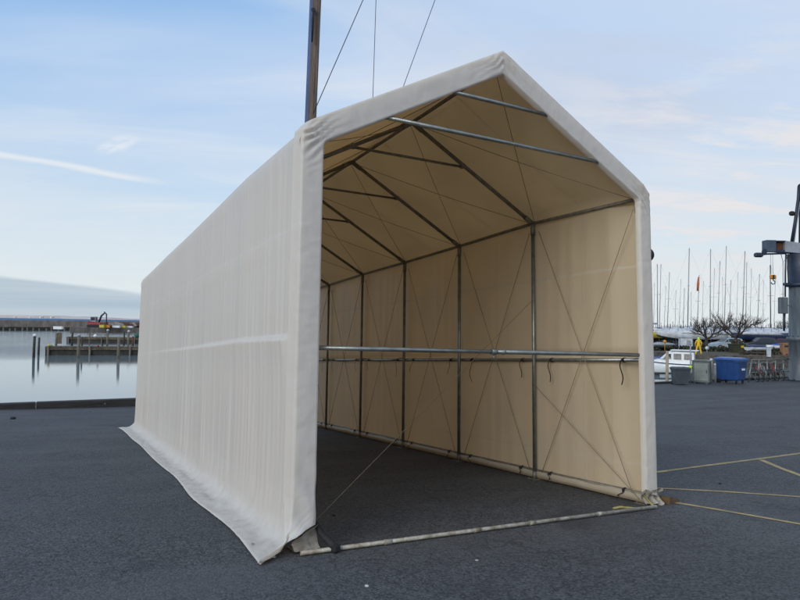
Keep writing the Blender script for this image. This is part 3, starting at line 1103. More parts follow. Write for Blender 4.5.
# right foot: gathered cloth, wooden wedge
mb = MB()
mb.grid(lambda a, b: (W - 0.04 + 0.26 * a, -0.09 + 0.08 * math.sin(b * 3) + 0.03 * math.sin(a * 19), 0.015 + 0.15 * b + 0.02 * math.sin(a * 14)), 20, 8)
mb.build('folded_lining', M_INNER, tent)
mb = MB()
mb.path([(W - 0.50, -0.02, 0.015), (W - 0.42, -0.05, 0.03), (W - 0.33, -0.11, 0.022), (W - 0.27, -0.15, 0.018)], 0.014, 6)
mb.build('yellow_strap', M_YTAPE_(), tent)
mb = MB()
mb.path([(W - 0.02, -0.02, 0.12), (W - 0.03, -0.12, 0.05), (W - 0.05, -0.18, 0.03)], 0.012, 6)
mb.build('yellow_strap', M_YTAPE_(), tent)

w_ = MB()
w_.add([(-0.13, -0.06, 0), (0.13, -0.06, 0), (0.13, 0.06, 0), (-0.13, 0.06, 0), (-0.13, -0.06, 0.09), (-0.13, 0.06, 0.09), (0.13, 0.06, 0.03), (0.13, -0.06, 0.03)],
       [(0, 3, 2, 1), (0, 1, 7, 4), (2, 3, 5, 6), (4, 7, 6, 5), (0, 4, 5, 3), (1, 2, 6, 7)])
M_WEDGE = mat('wet_brown_wood', (0.12, 0.07, 0.03), 0.7, 0, 0.3, 8, 0.4, 30, stretch=(0.5, 4, 4))
p = RW @ Vector((W + 0.40, -0.02, 0.0))
o = w_.build('wooden_wedge', M_WEDGE, None, p)
o.rotation_euler = (RW @ Matrix.Rotation(0.3, 3, 'Z')).to_euler()
tag(o, 'brown wooden wedge on the asphalt by the right front foot of the tent', 'wedge')

# crumbs on the asphalt
random.seed(5)
for u, v, s, c, l in ((367, 587, 0.013, (0.5, 0.5, 0.5), 'small white stone chip on the asphalt below the ground bar'),
                      (334, 516, 0.014, (0.01, 0.01, 0.01), 'small black stone just inside the tent entrance'),
                      (477, 561, 0.011, (0.35, 0.35, 0.35), 'tiny grey stone chip in the middle foreground'),
                      (720, 484, 0.016, (0.01, 0.01, 0.01), 'small black stone between the painted yellow lines'),
                      (13, 419, 0.06, (0.01, 0.01, 0.01), 'dark scrap lying on the asphalt near the quay kerb')):
    p = onground(u, v)
    b = MB()
    prof = [(0.3 * s, 0), (0.9 * s, 0.1 * s), (1.0 * s, 0.5 * s), (0.6 * s, 0.9 * s), (0.15 * s, 1.0 * s)]
    b.lathe(prof, n=9)
    b.v = [(x * 1.5 * (1 + 0.3 * noise.noise(Vector((x, y, z)) * 40)), y * (1 + 0.3 * noise.noise(Vector((y, x, z)) * 50)), z) for x, y, z in b.v]
    o = b.build('stone', mat('stone_%s' % l[:10].replace(' ', '_'), c, 0.8), None, p)
    o.rotation_euler = (0, 0, random.uniform(0, 3))
    tag(o, l, 'stone')

# ------------------------------------------------------------ tall mast behind the tent
TM = 22.0
base = col(298, TM, 0); base.z = gz(base.x, base.y)
mst = empty('mast_crane', base, R(-28))
tag(mst, 'tall square blue steel mast with brown face and stay wires behind the tent', 'mast crane')


def mloc(p):  # world to the mast's own frame
    return Matrix.Rotation(R(28), 3, 'Z') @ (Vector(p) - base)


a0, a1 = at(309.5, 118, TM), at(314.4, 0, TM)
ax = (a1 - a0) / (a1.z - a0.z)
b0 = a0 + ax * (base.z - a0.z)
mst.location = b0
base = b0
topz = 17.0


def along(z): return b0 + ax * (z - b0.z)


mb = MB()
T = mloc(along(topz))
q = 0.135
mb.loft([[Vector((-q, -q, 0)), Vector((q, -q, 0)), Vector((q, q, 0)), Vector((-q, q, 0))],
         [T + Vector((-q, -q, 0)), T + Vector((q, -q, 0)), T + Vector((q, q, 0)), T + Vector((-q, q, 0))]])
M_MB = mat('mast_blue', (0.06, 0.10, 0.23), 0.5, 0, 0.3, 2, 0.2, 20, stretch=(1, 1, 0.3))
mb.build('mast_column', M_MB, mst)
mb = MB()
mb.loft([[Vector((q + 0.002, -q - 0.03, 0)), Vector((q + 0.075, -q - 0.03, 0)), Vector((q + 0.075, q, 0)), Vector((q + 0.002, q, 0))],
         [T + Vector((q + 0.002, -q - 0.03, 0)), T + Vector((q + 0.075, -q - 0.03, 0)), T + Vector((q + 0.075, q, 0)), T + Vector((q + 0.002, q, 0))]])
mb.loft([[Vector((-0.02, -q - 0.045, 0)), Vector((q + 0.001, -q - 0.045, 0)), Vector((q + 0.001, -q - 0.003, 0)), Vector((-0.02, -q - 0.003, 0))],
         [T + Vector((-0.02, -q - 0.045, 0)), T + Vector((q + 0.001, -q - 0.045, 0)), T + Vector((q + 0.001, -q - 0.003, 0)), T + Vector((-0.02, -q - 0.003, 0))]])
M_MT = mat('mast_brown', (0.17, 0.125, 0.10), 0.85, 0, 0.3, 4, 0.5, 20, c2=(0.075, 0.06, 0.055), stretch=(4, 4, 0.25))  # brown strips over the right side and front of the blue column
mb.build('brown_face', M_MT, mst)
mb = MB()
h0, h1 = mloc(at(313.5, 10, TM - 0.30)), mloc(at(312.0, 42, TM - 0.30))
mb.path([h0, h0.lerp(h1, 0.3) + Vector((0, -0.05, 0)), h1], [0.03, 0.045, 0.025], 8)
mb.lathe([(0.07, -0.03), (0.07, 0.03)], h0, 12, Matrix.Rotation(R(90), 3, 'X'))
mb.build('halyard_block', M_BLACK, mst)
mb = MB()
boom_end = mloc(along(16.0)) + Vector((6.5, 1.0, 1.5))
mb.path([mloc(along(16.0)), boom_end], [0.12, 0.08], 8)
mb.build('boom', M_MB, mst)


def wire(pu, qv, name='stay_wire', r=0.014, t=TM):
    A, B = at(*pu, t), at(*qv, t)
    D = (B - A) / (B.z - A.z)
    lo = A + D * (0.6 - A.z) if False else A + D * (1.2 - A.z)
    hi = A + D * (16.2 - A.z)
    mb = MB()
    mb.tube(mloc(lo), mloc(hi), r, 6)
    mb.build(name, M_MASTD, mst)


A, B = at(317, 105, TM - 0.25), at(363, 0, TM - 0.25)
D = (B - A) / (B.z - A.z)
mb = MB(); mb.tube(mloc(A - D * 0.3), mloc(A + D * (16.4 - A.z)), 0.014, 6); mb.build('stay_wire', M_MASTD, mst)
wire((373, 93), (376, 0), r=0.012)
wire((405, 82), (435, 0), r=0.012)

# ------------------------------------------------------------ round black lamp behind the right wall
lp = at(646.6, 255, 12.0)
lb = Vector((lp.x, lp.y, gz(lp.x, lp.y)))
lamp = empty('round_lamp', lb)
tag(lamp, 'black round lamp head on a post, half hidden behind the right edge of the tent', 'lamp')
mb = MB(); mb.tube((0, 0, 0), (0, 0, lp.z - lb.z - 0.08), 0.03, 10); mb.lathe([(0.07, 0), (0.07, 0.02), (0.035, 0.05)], n=14); mb.build('lamp_post', M_STEELD, lamp)
mb = MB()
hh = lp.z - lb.z
mb.lathe([(0.13 * math.sin(math.pi * k / 12) + 0.001, hh - 0.13 * math.cos(math.pi * k / 12)) for k in range(13)], n=24)
mb.build('lamp_head', M_BLACK, lamp)

# ------------------------------------------------------------ breakwater, jetties, piles


def wall_path(u0, u1, t0, t1, zb, zt, th, n=30, jag=0.0, seed=0):
    rings = []
    fr = Vector((MW.col[1][0], MW.col[1][1], 0)).normalized()
    for i in range(n + 1):
        f = i / n
        p = col(u0 + (u1 - u0) * f, t0 + (t1 - t0) * f, 0)
        j = jag * noise.noise(Vector((i * 0.9, seed, 0)))
        rings.append([Vector((p.x, p.y, zb)), Vector((p.x, p.y, zt + j)), Vector((p.x, p.y, zt + j)) + fr * th, Vector((p.x, p.y, zb)) + fr * th])
    return rings


bw = empty('breakwater', col(60, 190, ZW))
tag(bw, 'long grey brown breakwater across the harbour mouth with a lower ledge', 'breakwater')
inv = bw.location.copy()


def shift(rings): return [[p - inv for p in r] for r in rings]


mb = MB(); mb.loft(shift(wall_path(-160, 420, 172, 290, -3.5, 1.18, 3.0, 120, 0.10)))
mb.build('parapet', M_BREAK, bw)
mb = MB(); mb.loft(shift(wall_path(-160, 420, 168.5, 286, -3.5, -0.95, 3.4, 120, 0.25, 4)))
mb.build('ledge', M_PILED, bw)
mb = MB(); mb.loft(shift(wall_path(70, 420, 184, 286, -3.5, -0.45, 12.0, 90, 0.12, 5)))
mb.build('landing', M_BREAK, bw)
for i in range(34):
    u = -20 + i * 6.0 + random.uniform(-0.8, 0.8)
    t = 168.5 + (u + 160) / 580 * 117.5 - 1.2
    p = col(u, t, 0) - inv
    mb = MB(); mb.tube((p.x, p.y, -1.5), (p.x, p.y, -1.15 - inv.z + random.uniform(-0.2, 0.2)), 0.2, 8)
    mb.build('fender_pile', M_PILE, bw)

# rubble on the right part of the breakwater
random.seed(21)
for k, (u, z, s, m) in enumerate(((116, 0, 1.7, M_BREAK), (121, 0, 1.3, M_RUST), (126.5, 0, 1.6, M_RUST), (132, 0, 1.4, M_BREAK), (137, 0, 1.5, M_RUST), (111, 0, 1.2, M_RUST))):
    p = col(u, 192 + 0.2 * (u - 100), -0.5)
    mb = MB()
    nn = 12
    rings = []
    for a in range(6):
        f = a / 5
        rr = s * (math.sin(math.pi * (0.15 + 0.8 * f))) + 0.05
        rings.append([Vector((rr * math.cos(2 * math.pi * j / nn) * (1.5 + 0.5 * nz3(j, a, k)), rr * math.sin(2 * math.pi * j / nn) * (1 + 0.4 * nz3(a, j, k)), s * f * (0.9 + 0.35 * nz3(j * 0.7, k, a)))) for j in range(nn)])
    mb.loft(rings)
    o = mb.build('rubble_heap', m, None, p)
    tag(o, ['grey stone heap', 'small reddish heap', 'broad reddish heap', 'low grey heap', 'rightmost reddish heap', 'reddish heap nearest the excavator'][k] + ' on the breakwater right of the red excavator', 'rubble heap', 'heaps on the breakwater')

# crates / floats on the landing
for u, w, h, m, l in ((102.3, 1.3, 0.75, M_YHULL, 'yellow crate on the breakwater beside the red excavator'),
                      (107, 1.5, 0.7, M_ORANGE, 'orange crate on the breakwater right of the yellow crate'),
                      (116.5, 2.0, 0.55, M_WHITE, 'white slab shaped box on the breakwater beyond the orange crate'),
                      (124, 1.1, 0.55, M_YHULL, 'small yellow box farther right on the breakwater'),
                      (129.5, 2.0, 0.5, M_WDIRTY, 'long pale box at the right end of the breakwater'),
                      (58.5, 2.2, 0.7, M_WHITE, 'white box on the breakwater ledge above the brown board')):
    p = col(u, (182 if u > 70 else 168) + 0.18 * (u - 100) * (1 if u > 70 else 0), -0.45 if u > 70 else -0.85)
    mb = MB()
    mb.bbox((0, 0, h / 2), (w, 0.9, h), 0.05)
    mb.box((0, 0, h + 0.03), (w * 1.04, 0.96, 0.06))
    o = mb.build('storage_box', m, None, p)
    o.rotation_euler = (0, 0, R(-28))
    tag(o, l, 'box')

# excavator on the landing
ex = empty('excavator', col(95.5, 184, -0.45), R(-28))
ex.scale = (1.12, 1.12, 1.12)
tag(ex, 'small red tracked excavator with raised arm on the breakwater', 'excavator')
for sy in (-0.9, 0.9):
    mb = MB()
    ring = [(1.7, 0.35), (1.5, 0.62), (-1.5, 0.62), (-1.7, 0.35), (-1.4, 0.02), (1.4, 0.02)]
    mb.loft([[Vector((x, sy - 0.25, z)) for x, z in ring], [Vector((x, sy + 0.25, z)) for x, z in ring]])
    mb.build('track', M_TYRE, ex)
mb = MB(); mb.bbox((0.0, 0, 0.98), (3.2, 1.9, 0.62), 0.08); mb.bbox((-1.1, 0, 1.4), (0.9, 1.8, 0.3), 0.08); mb.build('body', M_RED, ex)
mb = MB(); mb.bbox((-0.35, -0.1, 2.0), (1.3, 1.3, 1.35), 0.08); cb = mb.build('cab', M_CRANEG, ex)
mb = MB(); mb.box((-0.35, -0.765, 2.1), (1.0, 0.01, 0.8)); mb.box((0.31, -0.1, 2.1), (0.01, 1.0, 0.8)); mb.build('window', M_GLASS, cb)
mb = MB(); mb.path([(0.8, 0.1, 1.3), (1.35, 0.1, 2.9), (2.3, 0.1, 3.75)], [0.22, 0.24, 0.14], 6); mb.build('boom', M_CRANED, ex)
mb = MB(); mb.path([(2.0, 0.1, 3.9), (2.6, 0.1, 3.3), (2.65, 0.1, 1.3)], [0.12, 0.17, 0.1], 6); mb.build('arm', M_CRANED, ex)
mb = MB(); mb.loft([[Vector((x, -0.35, z)) for x, z in ((2.3, 1.3), (2.85, 1.35), (2.75, 0.7), (2.2, 0.6))], [Vector((x, 0.55, z)) for x, z in ((2.3, 1.3), (2.85, 1.35), (2.75, 0.7), (2.2, 0.6))]]); mb.build('bucket', M_RUST, ex)


def jetty(u0, u1, t0, t1, zt, th, label, step, gap):
    fr = Vector((MW.col[1][0], MW.col[1][1], 0)).normalized()
    P0 = col(u0, t0, ZW)
    jt = empty('jetty', P0)
    tag(jt, label, 'jetty')
    P1 = col(u1, t1, ZW)
    d = (P1 - P0); L = d.length; d.normalize()
    side = Vector((-d.y, d.x, 0))
    mb = MB()
    nn = int(L / 0.5)
    for k in range(nn):
        c = d * (k + 0.5) * 0.5 + side * 0.8
        mb.box((c.x, c.y, zt - ZW - 0.04), (0.46, 1.7, 0.06 + 0.01 * random.random()), math.atan2(d.y, d.x))
    mb.build('deck', M_DECK, jt)
    mb = MB()
    c = d * L / 2
    a = math.atan2(d.y, d.x)
    for s in (0.02, 1.55):
        cc = c + side * s
        mb.box((cc.x, cc.y, zt - ZW - 0.23), (L, 0.10, 0.30), a)
    mb.build('beam', M_DECK, jt)
    mb = MB()
    cc = c + side * 0.12
    mb.box((cc.x, cc.y, (zt - ZW) / 2 - 0.2), (L, 0.06, zt - ZW + 0.2), a)
    mb.build('fender_board', M_PILED if th else M_DECK, jt)
    k = 0
    x = 0.3
    while x < L:
        for s in (-0.06, 1.7):
            c = d * x + side * s
            m2 = MB(); m2.tube((c.x, c.y, -2), (c.x, c.y, zt - ZW + 0.05), 0.11, 8); m2.build('jetty_post', M_PILE, jt)
        x += step
    return jt


jetty(46, 300, 70, 78, -1.05, 1, 'near wooden jetty with dark posts standing in the calm harbour', 4.0, 0)
jetty(67, 300, 106, 112, -1.0, 1, 'farther wooden jetty behind the near one', 5.0, 0)


def pile(u, t, vtop, label, m=M_PILED, r=0.13, cap=None, vbot=None):
    p = col(u, t, ZW)
    z1 = at(u, vtop, t).z - ZW
    o = empty('mooring_pile', p)
    tag(o, label, 'mooring pile', 'mooring piles in the harbour')
    mb = MB()
    mb.path([(0, 0, -1.5), (0.01, 0, z1 * 0.4), (0.03, 0, z1)], [r * 1.05, r, r * 0.92], 10)
    mb.build('pile_shaft', m, o)
    if cap:
        mb = MB(); mb.lathe([(r * 1.15, z1 - 0.12), (r * 1.15, z1 + 0.02), (r * 0.4, z1 + 0.12)], (0.03, 0, 0), 10); mb.build('pile_cap', cap, o)


pile(34.8, 65, 335, 'tall dark mooring pile with white cap, leftmost in the open water', M_PILED, 0.13, M_WHITE)
pile(39.5, 70, 337.5, 'shorter dark mooring pile just right of the leftmost white capped one', M_PILED, 0.11)
pile(56.8, 92, 333, 'greenish mooring pile left of the hanging brown board', M_PILE, 0.16)
pile(72.6, 92, 332.5, 'thin mooring pile left of the tall pile at the near jetty', M_PILED, 0.14)
pile(79.2, 66, 335, 'tall grey pile rising in front of the near jetty, left of two', M_PILE, 0.15, M_GREYC)
pile(82.5, 74, 337, 'slim pile tight behind the left tall grey pile', M_PILED, 0.10)
pile(102.8, 90, 344, 'short pile between the two jetties below the yellow crate', M_PILED, 0.12)
pile(107.8, 96, 330, 'mossy mooring pile below the orange crate', M_PILE, 0.15, M_WDIRTY)
pile(119.2, 66, 337, 'tall grey pile rising in front of the near jetty, right of two', M_PILE, 0.14)
pile(124.5, 100, 331.5, 'thin pale pile between the tall right pile and the mossy pile', M_PILED, 0.12)
pile(128.8, 92, 331, 'mossy mooring pile close to the tent wall', M_PILE, 0.15, M_WDIRTY)
pile(133.3, 88, 336.5, 'short reddish pile nearest the tent wall', M_RUST, 0.15)
pile(90.0, 100, 331.0, 'thin pile below the red excavator', M_PILE, 0.10)
o = MB(); o.bbox((0, 0, 0.75), (0.55, 0.1, 1.5), 0.02)
bd = o.build('hanging_board', M_DECK, None, col(60.2, 91, ZW + 0.45)); bd.rotation_euler = (0, 0, R(-28))
tag(bd, 'brown board fixed beside the greenish mooring pile', 'board')
# bits on the jetties
for u, t, v, c, s, l in ((95, 105.5, 341, M_WHITE, 0.28, 'white mooring buoy on the edge of the farther jetty'),
                         (49, 69.5, 348, M_YHULL, 0.14, 'small yellow marker at the left end of the near jetty'),
                         (98, 70, 348.5, M_RED, 0.13, 'red lifebuoy case on the near jetty'),
                         (137, 106, 338.5, mat('green_net', (0.03, 0.11, 0.08), 0.8), 0.45, 'green net heap on the farther jetty by the tent wall')):
    p = at(u, v, t)
    b = MB()
    b.lathe([(s * (0.15 + 0.85 * math.sin(math.pi * min(0.95, k / 8 + 0.02))), -s + 2 * s * k / 8) for k in range(9)], n=14)
    o = b.build('jetty_float', c, None, (p.x, p.y, -1.05 + s))
    tag(o, l, 'float')

# ------------------------------------------------------------ boats


def hull_rings(L, B, D, n=14, flat=0.25):
    rings = []
    for i in range(n + 1):
        s = i / n                      # 0 stern, 1 bow
        w = B / 2 * (1 - max(0, (s - 0.35) / 0.65) ** 2.2) * (0.86 + 0.14 * min(1, s / 0.3)) + 0.01
        sheer = D * (1.0 + 0.18 * (s - 0.4) ** 2 * 2 + 0.10 * s)
        kz = D * 0.25 * max(0, (s - 0.6) / 0.4) ** 2 * 2.2 + D * 0.12 * max(0, (0.25 - s) / 0.25)
        x = -L / 2 + L * s
        r = []
        for (a, b) in ((1.0, 1.0), (0.97, 0.6), (0.80, 0.25), (0.42, 0.06), (0.0, 0.0), (-0.42, 0.06), (-0.80, 0.25), (-0.97, 0.6), (-1.0, 1.0)):
            r.append(Vector((x + (0.10 * L * b * max(0, s - 0.8) / 0.2 * 0.4), a * w, kz + (sheer - kz) * b)))
        rings.append(r)
    return rings


def sailboat(u, t, vtop, L, ang, hullm, coverm, label, ux=None, keelm=M_ANTIF, zk=0.9, mastm=M_ALU, B=None, covered=True, group='boats laid up on the bank'):
    B = B or L * 0.31
    D = L * 0.135
    T = at(u if ux is None else ux, vtop, t)
    ln = Vector((MW.col[0][0], MW.col[0][1], 0)) * (-0.10 + 0.55 * abs(math.sin(u * 1.7)))
    p = Vector((T.x, T.y, ZB)) - ln - Matrix.Rotation(ang, 3, 'Z') @ Vector((L * 0.05, 0, 0))
    o = empty('sailboat', p, ang)
    tag(o, label, 'sailboat', group)
    up = Vector((0, 0, zk))
    rings = hull_rings(L, B, D)
    mb = MB(); mb.loft([[q + up for q in r] for r in rings], True, True)
    h = mb.build('hull', hullm, o)
    # underwater paint: slightly proud belly
    mb = MB(); mb.loft([[q * 1.0 + up + Vector((0, 0.006 * (1 if q.y > 0 else -1), -0.006)) for q in r[2:7]] for r in rings], False, True, False)
    mb.build('underwater_paint', keelm, h)
    mb = MB()
    mb.loft([[Vector((x, -0.05, z)) for x, z in ((-L * .10, zk + .1), (L * .12, zk + .1), (L * .07, 0.25), (-L * .07, 0.25))],
             [Vector((x, 0.05, z)) for x, z in ((-L * .10, zk + .1), (L * .12, zk + .1), (L * .07, 0.25), (-L * .07, 0.25))]])
    mb.build('keel', keelm, o)
    if covered:
        mb = MB()
        rr = []
        for i in range(13):
            s = i / 12
            x = -L / 2 + 0.96 * L * s
            w = B / 2 * (1 - max(0, (s - 0.35) / 0.65) ** 2.2) * 1.03 + 0.03
            hh = D * (1.05 + 0.1 * s) + (0.66 + 0.22 * math.sin(i * 2.1 + u)) * (1 - 0.75 * abs(s - 0.4) ** 1.4 * 1.8)
            rr.append([Vector((x, -w, D * 0.86)), Vector((x, -w * 0.98, D * 1.12)), Vector((x, -w * 0.45, (hh + D) * 0.53 + 0.1)), Vector((x, 0, hh)),
                       Vector((x, w * 0.45, (hh + D) * 0.53 + 0.1)), Vector((x, w * 0.98, D * 1.12)), Vector((x, w, D * 0.86))])
        mb.loft([[q + up for q in r] for r in rr], True, True)
        mb.build('winter_cover', coverm, o)
        mb = MB()
        for sy in (-1, 1):
            tops = []
            for i in range(9):
                s_ = i / 8
                x = -L / 2 + 0.95 * L * s_
                w = B / 2 * (1 - max(0, (s_ - 0.35) / 0.65) ** 2.2) * 0.95
                zt = zk + D * 1.15 + 0.62
                mb.tube((x, sy * w, zk + D), (x, sy * w, zt), 0.02, 5)
                tops.append((x, sy * w, zt))
            mb.path(tops, 0.018, 5)
        for i in range(5):
            x = L * (-0.38 + 0.17 * i + 0.05 * math.sin(u * 3 + i * 5))
            mb.tube((x, 0.2 * math.sin(i * 4 + u), zk + D), (x + 0.1, 0.2 * math.sin(i * 4 + u), zk + D + 1.1 + 0.5 * abs(math.sin(i * 2.3 + u))), 0.035, 5)
        mb.build('guard_rail', M_MASTD, o)
    else:
        mb = MB()
        mb.loft([[Vector((x, y, z)) + up for y, z in ((-w, D), (-w * .85, D + hh), (w * .85, D + hh), (w, D))] for x, w, hh in
                 ((-L * .18, B * .3, .45), (L * .05, B * .3, .5), (L * .22, B * .2, .3), (L * .28, B * .14, .08))])
        cb = mb.build('cabin', M_WHITE, o)
        mb = MB()
        for sy in (-1, 1):
            for x in (-L * .10, L * .0, L * .10):
                mb.box((x, sy * B * .292, D + 0.27 + zk), (L * .06, 0.03, 0.16))
        mb.build('window', M_GLASS, cb)
        mb = MB(); mb.path([(-L * .42, 0, D + 1.15 + zk), (L * .05, 0, D + 1.25 + zk)], [0.10, 0.13], 8); mb.build('boom', coverm, o)
    if vtop:
        tl = Matrix.Rotation(-ang, 3, 'Z') @ (T - p)
        b_ = Vector((L * 0.05, 0, zk + D * 1.02))
        rr = 0.075 if t < 102 else (0.062 if t < 128 else 0.045)
        mb = MB(); mb.path([b_, tl], [rr, rr * 0.75], 8); ms = mb.build('mast', mastm, o)
        mb = MB()
        f = b_.lerp(tl, 0.55)
        mb.tube(f + Vector((0, -0.7, 0)), f + Vector((0, 0.7, 0)), 0.02, 6)
        mb.build('spreader', mastm, ms)
        mb = MB()
        mb.tube(tl, Vector((L * 0.48, 0, zk + D * 1.25)), 0.006, 5)
        mb.tube(tl, Vector((-L * 0.48, 0, zk + D * 1.1)), 0.006, 5)
        mb.build('rigging_wire', mastm, ms)
    mb = MB()
    for sx in (-0.25, 0.0, 0.25):
        for sy in (-1, 1):
            mb.tube((L * sx + 0.1, sy * B * 0.62, 0), (L * sx, sy * B * 0.36, zk + D * 0.35), 0.05, 6)
    for sy in (-1, 1): mb.box((0.05, sy * B * 0.62, 0.05), (L * 0.56, 0.10, 0.10))
    for sx in (-0.25, 0.25): mb.box((L * sx + 0.1, 0, 0.055), (0.12, B * 1.28, 0.08))
    mb.build('cradle', M_MASTD, o)
    mb = MB(); mb.box((0, 0, 0.12), (L * 0.22, 0.5, 0.24)); mb.build('keel_block', M_TIMBER, o)
    return o


CAMR = math.atan2(MW.col[0][1], MW.col[0][0])      # heading of "to the right" in the picture


def A(deg): return CAMR + R(deg)


sailboat(656, 98, 264, 8.5, A(8), M_YHULL, M_WDIRTY, 'yellow hulled boat under a pale cover beside the tent edge', 657.3, covered=False)
sailboat(663, 112, 264, 8.0, A(170), M_WHITE, M_WDIRTY, 'white boat behind the yellow hulled boat with a straight mast', 661)
sailboat(672, 118, 272, 7.5, A(20), M_WHITE, M_BLUEC, 'small boat with blue cover behind the bow of the yellow boat', 669.5)
sailboat(686, 92, 248, 9.0, A(172), M_WDIRTY, M_WDIRTY, 'pale covered boat with a mast leaning right, left of the left bare tree', 689.3)
sailboat(687, 122, 288, 7.0, A(150), M_NAVY, M_GREYC, 'dark hulled boat with a short mast behind the leaning mast', 684.5)
sailboat(698, 106, 275, 7.5, A(10), M_WHITE, M_WDIRTY, 'white boat behind the yellow clad person with an orange furled sail on its mast', 699.2)
sailboat(708, 100, 249, 9.5, A(176), M_WHITE, M_GREYC, 'grey covered boat with a tall thick mast right of the left bare tree', 710.6)
sailboat(718, 112, 261, 8.5, A(4), M_WHITE, M_WDIRTY, 'white covered boat between the two bare trees', 720)
sailboat(725, 104, 246, 9.5, A(180), M_WHITE, M_WDIRTY, 'white covered boat with the tallest mast, behind the white car', 726.4)
sailboat(733, 124, 280, 7.5, A(15), M_WHITE, M_GREYC, 'boat with a thin short mast behind the right bare tree', 731)
sailboat(742, 101, 251, 9.5, A(3), M_NAVY, M_WDIRTY, 'dark hulled boat under a white cover right of the right bare tree', 745)
sailboat(747, 116, 262, 8.5, A(186), M_WHITE, M_GREYC, 'boat with a slim mast tight behind the dark hulled boat', 746.8)
sailboat(757, 103, 274, 9.0, A(178), M_NAVY, M_WDIRTY, 'dark hulled covered boat above the parked dark cars', 759.6)
sailboat(767, 92, 265, 9.0, A(2), M_NAVY, M_WDIRTY, 'dark hulled boat with a dark mast left of the crane hook', 770.2, mastm=M_MASTD)
sailboat(780, 100, 262, 9.0, A(176), M_NAVY, M_WDIRTY, 'white covered boat partly behind the crane cabinet', 783)
sailboat(695, 128, 292, 7.0, A(160), M_WHITE, M_WDIRTY, 'far boat with a stubby mast behind the left bare tree', 691.2)
sailboat(714, 134, 268, 7.0, A(20), M_WHITE, M_WDIRTY, 'farthest boat with a faint mast between the trees', 714.5)
sailboat(676, 134, 290, 7.0, A(30), M_WHITE, M_WDIRTY, 'farthest boat with a faint mast behind the cabin boat', 676)
sailboat(793, 110, 255, 8.5, A(5), M_WHITE, M_GREYC, 'covered boat behind the crane column', 795)
sailboat(812, 105, 250, 9.0, A(175), M_WHITE, M_WDIRTY, 'covered boat to the right of the crane column', 812)
for u_, t_, v_ in ((654.5, 130, 283), (666, 138, 286), (681, 142, 279), (703.5, 140, 281), (722.5, 138, 277), (738, 142, 272), (751.5, 136, 268), (763.5, 144, 280), (775.5, 138, 275)):
    sailboat(u_, t_, v_, 7.5, A(8 if int(u_) % 2 else 172), M_WHITE if int(t_) % 4 else M_NAVY, M_WDIRTY if int(u_) % 3 else M_GREYC,
             {654.5: 'distant covered boat nearest the tent edge', 666: 'distant covered boat in the back row above the orange buoy', 681: 'distant covered boat in the back row above the white storage cabin',
              703.5: 'distant covered boat in the back row above the left bare tree', 722.5: 'distant covered boat in the back row above the white car',
              738: 'distant covered boat in the back row above the right bare tree', 751.5: 'distant covered boat in the back row above the dark estate car',
              763.5: 'distant covered boat in the back row above the short white marker post', 775.5: 'distant covered boat in the back row just left of the crane cabinet'}[u_], u_)
# orange furled sail
p0, p1 = at(698.6, 277, 105.6), at(697.6, 291, 105.6)
mb = MB(); mb.path([Vector((0, 0, 0)), (p1 - p0) * 0.5, (p1 - p0)], [0.10, 0.20, 0.14], 8)
o = mb.build('furled_sail', mat('orange_brown_canvas', (0.42, 0.13, 0.05), 0.8), None, p0)
tag(o, 'orange brown furled sail hoisted beside a mast', 'sail')

# cabin boat afloat


